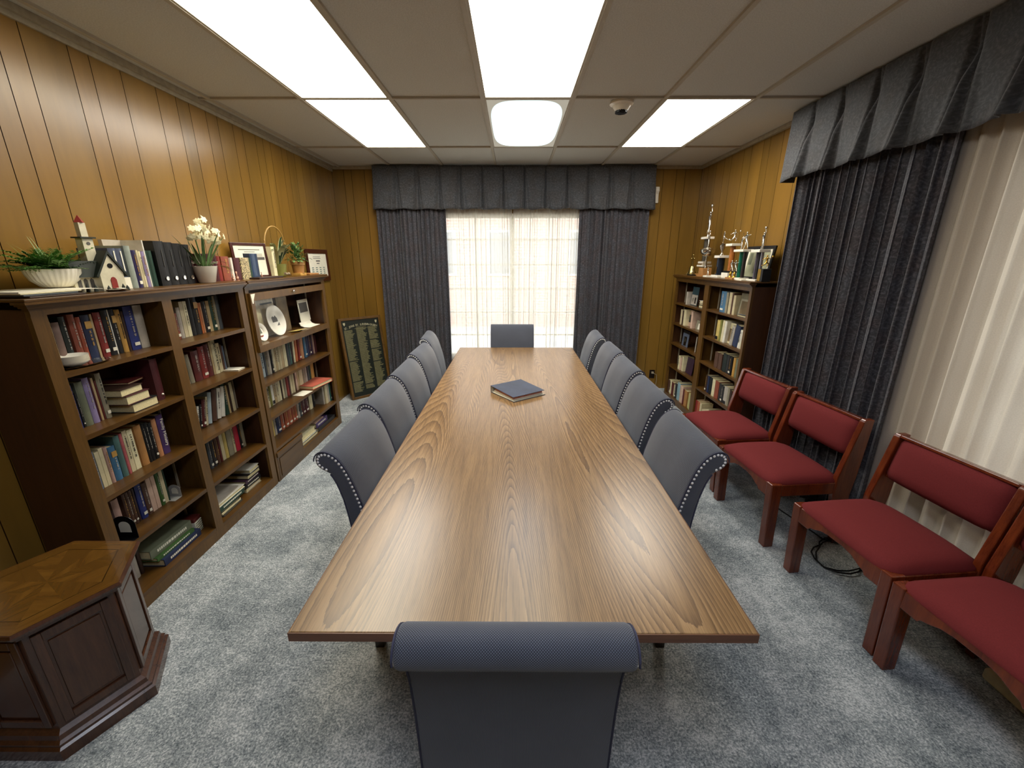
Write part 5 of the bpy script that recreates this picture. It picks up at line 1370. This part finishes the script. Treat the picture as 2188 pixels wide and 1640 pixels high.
# hooped planter with variegated leaves
hp = empty('hoop_basket', (-2.005, 3.66, Z), 0, 'plant with white edged leaves in a pot under a round wooden hoop handle', 'potted plant')
mb = MB(); mb.lathe([(.040, 0), (.050, .004), (.062, .10), (.058, .10), (.048, .09), (0, .09)], n=28); mb.build('pot', bmat('olivegreen'), hp, smooth=True)
mb = MB(); R_ = .155
mb.tube([(0, R_*math.cos(PI*k/20), .245 + R_*1.0*math.sin(PI*k/20)) for k in range(21)] , .0055, 6); mb.build('hoop_handle', plain('bent_wood', '#a98545', .5), hp, smooth=True)
M_var = plain('variegated_rim', '#cfd0a0', .5)
for k in range(12):
    a = k*2.3; el = rnd.uniform(.55, 1.35); L = rnd.uniform(.20, .34)
    d = Vector((abs(math.cos(a))*math.cos(el)*.7, math.sin(a)*math.cos(el), math.sin(el)))
    for wv, m_, off, nm in ((.026, M_var, 0, 'leaf_rim'), (.018, plain('dark_leaf', '#22401f', .35), .0018, 'leaf')):
        b = bmesh.new(); leaf(b, Vector((0, 0, .09 + off)) + Vector((.01*math.cos(a) + off, .01*math.sin(a), 0)), d, Vector((0, 0, 1)), L, wv, .45, 7)
        me = bpy.data.meshes.new(nm); b.to_mesh(me); b.free(); me.materials.append(m_); o = bpy.data.objects.new(nm, me); COL.objects.link(o); o.parent = hp
# clear glass vase
gv = empty('glass_vase', (-1.895, 3.560, Z), 0, 'tall clear square glass vase between the white book and the small basket', 'vase')
mb = MB(); t_ = .004
for q in ((-.034, .034, -.034, -.030), (-.034, .034, .030, .034), (-.034, -.030, -.030, .030), (.030, .034, -.030, .030)): mb.box(q[0], q[1], q[2], q[3], .0, .20)
mb.box(-.030, .030, -.030, .030, 0, .012); mb.build('glass_body', M_glass, gv)
mb = MB()
for k in range(14): mb.ball((rnd.uniform(-.02, .02), rnd.uniform(-.02, .02), .020 + .004*(k % 3)), .007)
mb.build('pebbles', plain('pebble', '#8c7a60', .5), gv)
# small wooden basket with leafy plant
bk = empty('small_basket', (-1.910, 3.80, Z), 0, 'small light wooden basket with a leafy green plant near the far end of the bookcase', 'potted plant')
mb = MB(); mb.box(-.04, .04, -.055, .055, 0, .022, .002); mb.build('stand', bmat('gold'), bk)
mb = MB(); mb.lathe([(.044, .022), (.055, .12), (.050, .12), (.042, .03)], n=24); mb.build('basket', plain('chip_wood', '#a8763c', .6), bk, smooth=True)
for zz in (.115, .098):
    mb = MB(); mb.lathe([(.0555, zz-.006), (.058, zz-.005), (.058, zz+.005), (.0555, zz+.006)], n=24); mb.build('rim_band', plain('chip_wood_light', '#c09258', .6), bk)
b1 = bmesh.new(); b2 = bmesh.new()
for k in range(260):
    a = rnd.uniform(0, 2*PI); el = rnd.uniform(.0, 1.4); r = rnd.uniform(.02, .115)
    c = Vector((math.cos(a)*math.cos(el)*r*.75, math.sin(a)*math.cos(el)*r*1.15, .12 + math.sin(el)*r*1.3))
    d = Vector((math.cos(a)*math.cos(el), math.sin(a)*math.cos(el), math.sin(el) - .2 + rnd.uniform(-.4, .4)))
    leaf(b1 if k % 3 else b2, c, d, Vector((0, 0, 1)) if abs(d.normalized().z) < .95 else Vector((1, 0, 0)), rnd.uniform(.022, .042), rnd.uniform(.008, .013), .3, 3)
for b_, m_, nm in ((b1, plain('ivy_green', '#3a5c2c', .4, var=.4), 'foliage'), (b2, M_fern2, 'pale_foliage')):
    me = bpy.data.meshes.new(nm); b_.to_mesh(me); b_.free(); me.materials.append(m_); o = bpy.data.objects.new(nm, me); COL.objects.link(o); o.parent = bk
mb = MB(); mb.box(-1.98, -1.86, 3.90, 4.08, Z, Z+.014, .003); tag(mb.build('wooden_tray', bmat('tanbrown')), 'flat brown wooden tray at the far end of the bookcase top', 'tray')

# ------------------------------------------------------------------ honour board leaning in the far left corner
bd = bpy.data.objects.new('name_board', None); COL.objects.link(bd)
P0 = Vector((-1.985, 4.825, 0.002)); d1 = Vector((.385, .40, 0)).normalized()
top = Vector((-2.095, 4.93, 1.0)); upv = (top - P0); upv = (upv - d1*upv.dot(d1)).normalized()
nv = d1.cross(upv).normalized()
Mx = Matrix((d1, upv, nv)).transposed().to_4x4(); Mx.translation = P0; bd.matrix_world = Mx
tag(bd, 'tall dark board with columns of gold names leaning in the far left corner', 'board')
BW, BH = .545, 1.0
mb = MB(); fr = .030
mb.box(0, fr, 0, BH, -.045, 0, .003); mb.box(BW-fr, BW, 0, BH, -.045, 0, .003); mb.box(fr, BW-fr, 0, fr, -.045, 0, .003); mb.box(fr, BW-fr, BH-fr, BH, -.045, 0, .003); mb.build('frame', M_case, bd)
mb = MB(); mb.box(fr*.9, BW-fr*.9, fr*.9, BH-fr*.9, -.03, -.012); mb.build('panel', plain('board_black_green', '#1b201a', .3), bd)
M_bron = plain('bronze_lettering', '#77724f', .5, metal=.2)
rnd = random.Random(3)
for c in range(3):
    mb = MB(); x0 = .050 + c*.155; ytop = BH-.155 + (0 if c == 0 else .02)
    for r in range(72):
        y = ytop - r*.0107; x = x0
        if rnd.random() < .04: continue
        endx = x0 + rnd.uniform(.07, .125)
        while x < endx:
            L_ = rnd.uniform(.004, .012); mb.box(x, x+L_, y, y+.0078, -.012, -.0112); x += L_+.0018
    mb.build('name_column', M_bron, bd)
# arched heading, only partly readable in the photo
word = 'ST. JOHNS EV. LUTHERAN CHURCH'
for i, chh in enumerate(word):
    if chh == ' ': continue
    s = (i/(len(word)-1))*2-1
    text('heading_letter', chh, .034, plain('pale_bronze', '#b9b291', .4), bd, (BW/2 + s*.205, BH-.092 - .036*s*s + .0, -.0115), (0, 0, -s*.30))
text('heading_line', 'HONOR ROLL', .020, M_bron, bd, (BW/2, BH-.118, -.0115), (0, 0, 0)); text('heading_line', 'MEMBERS OF THE CHURCH', .014, M_bron, bd, (BW/2, BH-.137, -.0115), (0, 0, 0))
for x in (.066, BW-.066):
    mb = MB(); mb.prism([(x-.013, BH-.055), (x+.013, BH-.055), (x+.012, BH-.075), (x, BH-.092), (x-.012, BH-.075)], 2, -.012, -.0105); mb.build('shield_emblem', plain('pale_bronze', '#b9b291', .4), bd)

# ------------------------------------------------------------------ binder on the table
bi = empty('ring_binder', (.027, 2.835, .7503), 0, 'dark blue ring binder with pink and white pages lying on the table', 'binder')
th_ = math.atan2(2.58-2.805, -.009+.176); bi.rotation_euler = (0, 0, th_)
# local: x along the near left edge (open top edge), y towards the back; spine on the -x side
s_ = .283; hw = s_/2
M_navyv = plain('navy_vinyl', '#2a3248', .45, var=.25, scale=10)
mb = MB(); mb.box(-hw, hw, -hw+.004, hw, 0, .003, .001); mb.build('back_cover', M_navyv, bi)
mb = MB(); mb.box(-hw, -hw+.003, -hw+.004, hw, .003, .050); mb.build('spine', M_navyv, bi)
mb = MB(); Mt = Matrix.Translation((-hw, 0, .051)) @ Matrix.Rotation(math.radians(3.2), 4, 'Y'); mb.box(0, s_-.004, -hw+.002, hw-.004, -.003, 0, .001, M=Mt); mb.build('front_cover', M_navyv, bi)
mb = MB(); mb.box(-hw+.003, hw-.004, -hw+.007, hw-.003, .003, .0045); mb.box(-hw+.003, -hw+.0045, -hw+.007, hw-.003, .003, .045); mb.build('white_lining', M_paper, bi)
mb = MB(); mb.prism([(-hw+.02, .006), (hw-.014, .006), (hw-.020, .014), (-hw+.035, .024)], 1, -hw+.016, hw-.012); mb.build('white_pages', M_paper, bi)
mb = MB(); mb.prism([(-hw+.035, .0245), (hw-.020, .0145), (hw-.026, .027), (-hw+.05, .035)], 1, -hw+.017, hw-.012); mb.build('pink_pages', plain('pink_paper', '#d69a90', .8), bi)
for y in (-.09, 0, .09):
    mb = MB(); mb.tube([(-hw+.006, y, .006), (-hw+.012, y, .036), (-hw+.028, y, .038), (-hw+.036, y, .02), (-hw+.034, y, .006)], .0018, 6); mb.build('ring', M_silver, bi)

# ------------------------------------------------------------------ things in the right bookcase shown face out
gfo = 'face out pictures in the far bay of the right bookcase'
def cardR(name, label, cat, x, y, z, w_, h_, lean, mat, decor=(), rz=PI): 
    return card(name, label, cat, (x, y, z+.0005), w_, h_, lean, rz, mat, decor=decor, group=gfo)
cardR('picture_book', 'face out picture book, dark blue above and pale print below, top shelf far bay', 'book', 1.99, 4.66, 1.18, .16, .20, 4, plain('cover_teal_dark', '#27444c', .5), [(.05, .95, .04, .58, bmat('lightgrey')), (.55, .8, .12, .45, bmat('charcoal')), (.2, .35, .2, .4, bmat('olivegrey'))])
flatbook('book', 1.965, 2.10, 4.33, 4.47, 1.1805, .030, 'slate', 'grey book at the bottom of the small stack, top shelf far bay', 0, '-x')
flatbook('book', 1.965, 2.10, 4.33, 4.465, 1.2115, .022, 'black', 'black book in the small stack, top shelf far bay', 0, '-x')
flatbook('book', 1.965, 2.10, 4.335, 4.46, 1.2345, .020, 'white', 'white edged book on top of the small stack, top shelf far bay', 0, '-x')
cardR('photo_book', 'pale face out book with an oval dark portrait, second shelf far bay', 'book', 2.00, 4.74, .94, .15, .18, 5, bmat('pinkcream'), [(.3, .7, .25, .72, bmat('charcoal'))])
cardR('framed_picture', 'dark picture above a grey greeting card, right end of second shelf far bay', 'frame', 2.03, 4.43, .94, .17, .17, 4, bmat('darkbrown'))
cardR('greeting_card', 'grey folded card leaning at the right end of the second shelf, far bay', 'card', 1.985, 4.44, .94, .17, .10, 8, bmat('greige'), [(.3, .6, .1, .7, M_paper)])
cardR('portrait_book', 'face out book with a dark arched portrait on grey, third shelf far bay', 'book', 1.99, 4.77, .70, .17, .18, 4, bmat('bluegrey'), [(.3, .72, .05, .62, M_black), (.0, 1.0, .82, 1.0, bmat('black')), (.4, .62, .3, .5, bmat('greige'))])
cardR('leaning_folder', 'thin grey folder leaning at the right end of the third shelf, far bay', 'folder', 1.975, 4.44, .70, .02, .17, 2, bmat('lightgrey'))
cardR('purple_folder', 'dark plum folder standing face out on the fourth shelf, far bay', 'folder', 1.985, 4.56, .42, .17, .185, 5, bmat('plum'))
cardR('art_print', 'grey art print with a pale arched border, top shelf near bay', 'print', 1.985, 3.62, 1.197, .20, .195, 6, plain('aged_print', '#6e664f', .7, var=.3, scale=12), [(.08, .92, .05, .75, bmat('greige')), (.16, .84, .1, .66, plain('old_brown_photo', '#5c4a30', .7))])
flatbook('book', 1.955, 2.09, 3.50, 3.66, 1.1975, .018, 'slate', 'thin slate book lying before the art print, top shelf near bay', 0, '-x')
o = cardR('photo_cover_book', 'book with a dark group photo on its cover, second shelf near bay', 'book', 1.99, 3.78, .927, .11, .19, 3, bmat('palecream'), [(.12, .88, .1, .72, plain('old_brown_photo', '#5c4a30', .7))])
mb = MB(); mb.box(-.07, .07, -.06, .06, 0, .105, .003); mb.prism([(-.06, .105), (.06, .105), (.06, .125), (-.06, .16)], 0, -.07, .07)
bx = mb.build('cardboard_box', bmat('cream')); bx.location = (2.03, 4.00, .0605); bx.rotation_euler = (0, 0, .12); tag(bx, 'cream cardboard box with open flap on the bottom shelf, near bay', 'box')
flatbook('book', 1.97, 2.12, 3.60, 3.86, .0605, .040, 'steelblue', 'thick blue book lying under white pages, bottom shelf near bay', 0, '-x')
flatbook('book', 1.97, 2.12, 3.60, 3.84, .101, .035, 'palecream', 'cream book lying on the thick blue one, bottom shelf near bay', 0, '-x')

# ------------------------------------------------------------------ trophies
def figure(parent, mat, base, h, pose='ball', name='player_figure'):
    """small cast player: skinned skeleton with head, arms and legs"""
    me = bpy.data.meshes.new(name); s = h
    V = {'pel': (0, 0, .48), 'che': (0, .01, .70), 'nec': (0, .01, .78), 'hed': (0, 0, .87), 'hdt': (0, 0, .93),
         'hl': (-.06, 0, .46), 'kl': (-.10, .05, .26), 'fl': (-.12, 0, .03), 'hr': (.06, 0, .46), 'kr': (.10, -.02, .25), 'fr': (.12, -.04, .03),
         'sl': (-.10, 0, .74), 'el': (-.17, .06, .62), 'wl': (-.12, .14, .70), 'sr': (.10, 0, .74), 'er': (.14, 0, .92), 'wr': (.08, 0, 1.06)}
    if pose == 'kick': V.update(kr=(.16, .14, .36), fr=(.24, .26, .26), er=(.22, -.05, .70), wr=(.30, -.1, .78), el=(-.22, .05, .70), wl=(-.32, .08, .76))
    if pose == 'run': V.update(kl=(-.05, .20, .33), fl=(-.06, .10, .14), kr=(.05, -.16, .28), fr=(.05, -.34, .20), er=(.16, .12, .66), wr=(.14, .24, .76), el=(-.17, -.12, .66), wl=(-.17, -.22, .60))
    if pose == 'bat': V.update(wr=(.02, .02, .98), er=(.16, .04, .84), el=(-.16, .10, .78), wl=(-.03, .08, .92))
    if pose == 'wide': V.update(er=(.24, 0, .74), wr=(.38, .02, .76), el=(-.24, .02, .70), wl=(-.30, .05, .58), kl=(-.16, .08, .28), fl=(-.22, .0, .03), kr=(.18, .02, .28), fr=(.24, 0, .04))
    keys = list(V); E_ = [('pel', 'che'), ('che', 'nec'), ('nec', 'hed'), ('hed', 'hdt'), ('pel', 'hl'), ('hl', 'kl'), ('kl', 'fl'), ('pel', 'hr'), ('hr', 'kr'), ('kr', 'fr'), ('che', 'sl'), ('sl', 'el'), ('el', 'wl'), ('che', 'sr'), ('sr', 'er'), ('er', 'wr')]
    me.from_pydata([tuple(c*s for c in V[k]) for k in keys], [(keys.index(a), keys.index(b)) for a, b in E_], [])
    o = bpy.data.objects.new(name, me); COL.objects.link(o)
    m = o.modifiers.new('skin', 'SKIN'); R = dict(pel=.075, che=.085, nec=.035, hed=.060, hdt=.045, hl=.065, hr=.065, kl=.042, kr=.042, fl=.032, fr=.032, sl=.04, sr=.04, el=.028, er=.028, wl=.022, wr=.022)
    for i, k in enumerate(keys):
        sv = me.skin_vertices[0].data[i]; sv.radius = (R[k]*s, R[k]*s*.9); sv.use_root = (k == 'pel')
    o.modifiers.new('sub', 'SUBSURF').levels = 1
    dg = bpy.context.evaluated_depsgraph_get(); nm = bpy.data.meshes.new_from_object(o.evaluated_get(dg))
    bpy.data.objects.remove(o); nm.materials.clear(); nm.materials.append(mat)
    for p in nm.polygons: p.use_smooth = True
    o = bpy.data.objects.new(name, nm); COL.objects.link(o); o.parent = parent; o.location = base; o.rotation_euler = (0, 0, -PI/2)
    if pose == 'ball':
        mb = MB(); mb.ball((0, 0, 0), .075*s); q = mb.build('ball', mat, o, smooth=True); q.location = (.08*s, 0, 1.14*s)
    if pose == 'bat':
        mb = MB(); mb.tube([(0, 0, 0), (0, -.02*s, .34*s)], .022*s); q = mb.build('bat', mat, o, smooth=True); q.location = (0, .05*s, .94*s)
    if pose in ('kick', 'run'):
        mb = MB(); mb.ball((0, 0, 0), .07*s); q = mb.build('ball', mat, o, smooth=True); q.location = (.24*s, .34*s, .28*s) if pose == 'kick' else (.14*s, .30*s, .82*s)
    return o
TZ = RTOP + .0005
def colmat(n, h): return plain('trophy_' + n, h, .2, metal=.2, var=.25, scale=22)
def P(nm, mat, t, f, smooth=False):
    mb = MB(); f(mb); return mb.build(nm, mat, t, smooth=smooth)
gt = 'sports trophies on top of the right bookcase'
# bell with a cross handle
bl_ = empty('hand_bell', (2.02, 4.885, TZ), 0, 'brass bell with a cross shaped handle, leftmost on the right bookcase', 'bell')
P('bell_body', M_brass, bl_, lambda m: m.lathe([(.062, 0), (.066, .004), (.050, .022), (.034, .050), (.030, .085), (.022, .098), (0, .102)], n=32), True)
P('handle', M_brass, bl_, lambda m: m.tube([(0, 0, .10), (0, 0, .145)], .005), True)
P('cross', M_brass, bl_, lambda m: (m.box(-.004, .004, -.007, .007, .14, .215, .002), m.box(-.004, .004, -.034, .034, .172, .186, .002), m.ball((0, -.036, .179), .010), m.ball((0, .036, .179), .010), m.ball((0, 0, .218), .010)), True)
# tall two tier trophy
t = empty('trophy', (2.045, 4.640, TZ), 0, 'tallest trophy with a figure stretching a ball high over a grey column', 'trophy', gt)
P('base', bmat('tanbrown'), t, lambda m: m.box(-.06, .06, -.075, .075, 0, .022, .003))
for y in (-.05, .05): P('short_post', M_silver, t, lambda m, y=y: m.lathe([(.010, .022), (.008, .06), (.010, .096)], c=(0, y, 0), n=12), True)
P('lower_deck', M_white, t, lambda m: (m.box(-.05, .05, -.075, .075, .096, .113, .002), m.box(-.045, .045, -.06, .06, .128, .150, .002), m.lathe([(.03, .113), (.02, .128)], n=16)))
P('column', plain('trophy_grey_brown', '#4f4a40', .3, metal=.3), t, lambda m: m.lathe([(.028, .150), (.028, .375)], n=20), True)
P('rear_column', M_leg, t, lambda m: (m.lathe([(.010, .150), (.010, .375)], c=(.0, .052, 0), n=10)))
P('top_deck', M_white, t, lambda m: m.box(-.045, .045, -.06, .06, .375, .398, .002))
P('riser', M_silver, t, lambda m: m.lathe([(.018, .398), (.010, .41), (.012, .43)], n=14), True)
figure(t, M_silver, (0, 0, .425), .24, 'ball')
# cup trophy on a wood cube
t = empty('trophy', (1.985, 4.470, TZ), 0, 'wide silver cup with a raised arm figure on a brown wooden block', 'trophy', gt)
P('wood_block', bmat('tanbrown'), t, lambda m: (m.box(-.055, .055, -.065, .065, 0, .010, .002), m.box(-.045, .045, -.05, .05, .010, .085, .003)))
P('stem', M_silver, t, lambda m: m.lathe([(.035, .085), (.014, .098), (.010, .13), (.013, .16), (.007, .185), (.010, .20)], n=20), True)
P('cup', M_silver, t, lambda m: m.lathe([(.012, .20), (.050, .215), (.068, .24), (.070, .262), (.085, .266), (.060, .274), (.025, .288), (0, .292)], n=32), True)
figure(t, M_silver, (0, 0, .288), .135, 'ball')
# blue column trophy
t = empty('trophy', (2.02, 4.225, TZ), 0, 'trophy with a dark blue column and a kicking figure on a small vase', 'trophy', gt)
P('base', M_white, t, lambda m: m.box(-.05, .05, -.07, .07, 0, .024, .003))
P('column', colmat('midnight', '#1c2430'), t, lambda m: m.lathe([(.036, .024), (.036, .185)], n=24), True)
P('gold_motif', M_gold, t, lambda m: m.box(-.042, -.036, -.012, .012, .04, .10, .002))
P('deck', M_white, t, lambda m: m.box(-.045, .045, -.055, .055, .185, .208, .002))
P('vase', M_silver, t, lambda m: m.lathe([(.028, .208), (.008, .232), (.010, .25), (.024, .275), (.026, .30), (.014, .312), (.03, .318), (0, .320)], n=20), True)
figure(t, M_silver, (0, 0, .318), .12, 'kick')
# orange column
t = empty('trophy', (2.05, 4.085, TZ), 0, 'trophy with a tall orange wood column and running figure beside the black frame', 'trophy', gt)
P('base', M_white, t, lambda m: (m.box(-.05, .05, -.06, .06, 0, .05, .003)))
P('black_plinth', M_black, t, lambda m: m.box(-.04, .04, -.052, .052, .05, .068, .002))
P('column', plain('trophy_orange_wood', '#9c5c26', .3, var=.2), t, lambda m: m.lathe([(.024, .068), (.024, .29)], n=20), True)
P('deck', M_white, t, lambda m: m.box(-.045, .045, -.060, .060, .29, .312, .002))
figure(t, M_silver, (0, 0, .315), .13, 'run')
# framed photo
frame('framed_photo', 'black framed pale green and white artwork leaning behind the trophies', 'frame', (2.085, 3.755, TZ), .42, .285, .026, PI, 8, M_black, plain('pale_green_art', '#a9a988', .7, var=.35, scale=7),
      [('mat_border', [(.07, .93, .84, .90), (.07, .12, .1, .9), (.88, .93, .1, .9)], M_paper), ('dark_shapes', [(.42, .52, .2, .62), (.16, .28, .45, .8), (.60, .75, .12, .35)], bmat('olivegrey'))])
# green column
t = empty('trophy', (1.995, 3.785, TZ), 0, 'trophy with a green metallic column and two white playing figures on a wide deck', 'trophy', gt)
P('base', M_white, t, lambda m: m.box(-.045, .045, -.07, .09, 0, .018, .003))
P('column', colmat('green', '#1f6b55'), t, lambda m: m.lathe([(.016, .018), (.016, .235)], c=(0, .028, 0), n=18), True)
P('column', M_leg, t, lambda m: m.lathe([(.015, .018), (.015, .235)], c=(0, -.035, 0), n=18), True)
P('deck', M_white, t, lambda m: m.box(-.045, .045, -.075, .085, .235, .255, .002))
figure(t, M_silver, (0, .048, .255), .11, 'bat')
figure(t, M_silver, (0, -.018, .255), .155, 'wide')
# right dark column
t = empty('trophy', (2.02, 3.555, TZ), 0, 'trophy with striped columns and a figure holding a ball high, right of the frame', 'trophy', gt)
P('base', M_white, t, lambda m: m.box(-.05, .05, -.06, .08, 0, .014, .002))
for y, m_ in ((-.02, plain('trophy_silver_stripe', '#9a98a0', .2, metal=.6)), (.015, M_black), (.048, plain('trophy_violet_grey', '#4c4750', .25))):
    P('column', m_, t, lambda m, y=y: m.lathe([(.012, .014), (.012, .228)], c=(0, y, 0), n=16), True)
P('deck', M_white, t, lambda m: m.box(-.045, .045, -.050, .080, .228, .250, .002))
figure(t, M_silver, (0, 0, .250), .145, 'ball')
# gold figure on a black block
t = empty('trophy', (2.02, 3.462, TZ), 0, 'gold bent over figure on a black block at the right end of the bookcase', 'trophy', gt)
P('block', M_black, t, lambda m: m.box(-.035, .035, -.034, .034, 0, .100, .003))
P('plate', M_gold, t, lambda m: m.box(-.037, -.035, -.008, .034, .004, .098))
figure(t, M_gold, (0, 0, .100), .115, 'run')
# two small twin trophies in front of the frame
for y, lb in ((3.895, 'small trophy with a silver player on a wood foot, left one before the black frame'), (3.825, 'small trophy with a silver player on a gold foot, right one before the black frame')):
    t = empty('trophy', (1.965, y, TZ), 0, lb, 'trophy', gt)
    P('base', bmat('tanbrown'), t, lambda m: m.box(-.03, .03, -.032, .032, 0, .018, .002))
    P('gold_foot', M_gold, t, lambda m: m.lathe([(.022, .018), (.010, .03), (.012, .055), (.006, .065)], n=14), True)
    figure(t, M_silver, (0, 0, .062), .11, 'wide')
t = empty('trophy', (1.955, 4.335, TZ), 0, 'little silver player trophy between the wooden block and the dark blue column', 'trophy', gt)
P('base', M_white, t, lambda m: m.box(-.03, .03, -.05, .035, 0, .016, .002)); figure(t, M_silver, (0, 0, .016), .085, 'wide')
t = empty('trophy', (1.960, 4.715, TZ), 0, 'tiny silver figure on a black foot between the bell and the tallest trophy', 'trophy', gt)
P('base', M_black, t, lambda m: m.box(-.03, .03, -.035, .06, 0, .012, .002)); figure(t, M_silver, (0, 0, .012), .07, 'ball')
mb = MB(); mb.box(1.925, 2.0, 3.62, 3.72, TZ, TZ+.006); tag(mb.build('white_card', M_paper), 'flat white card at the bookcase edge before the black frame', 'card')
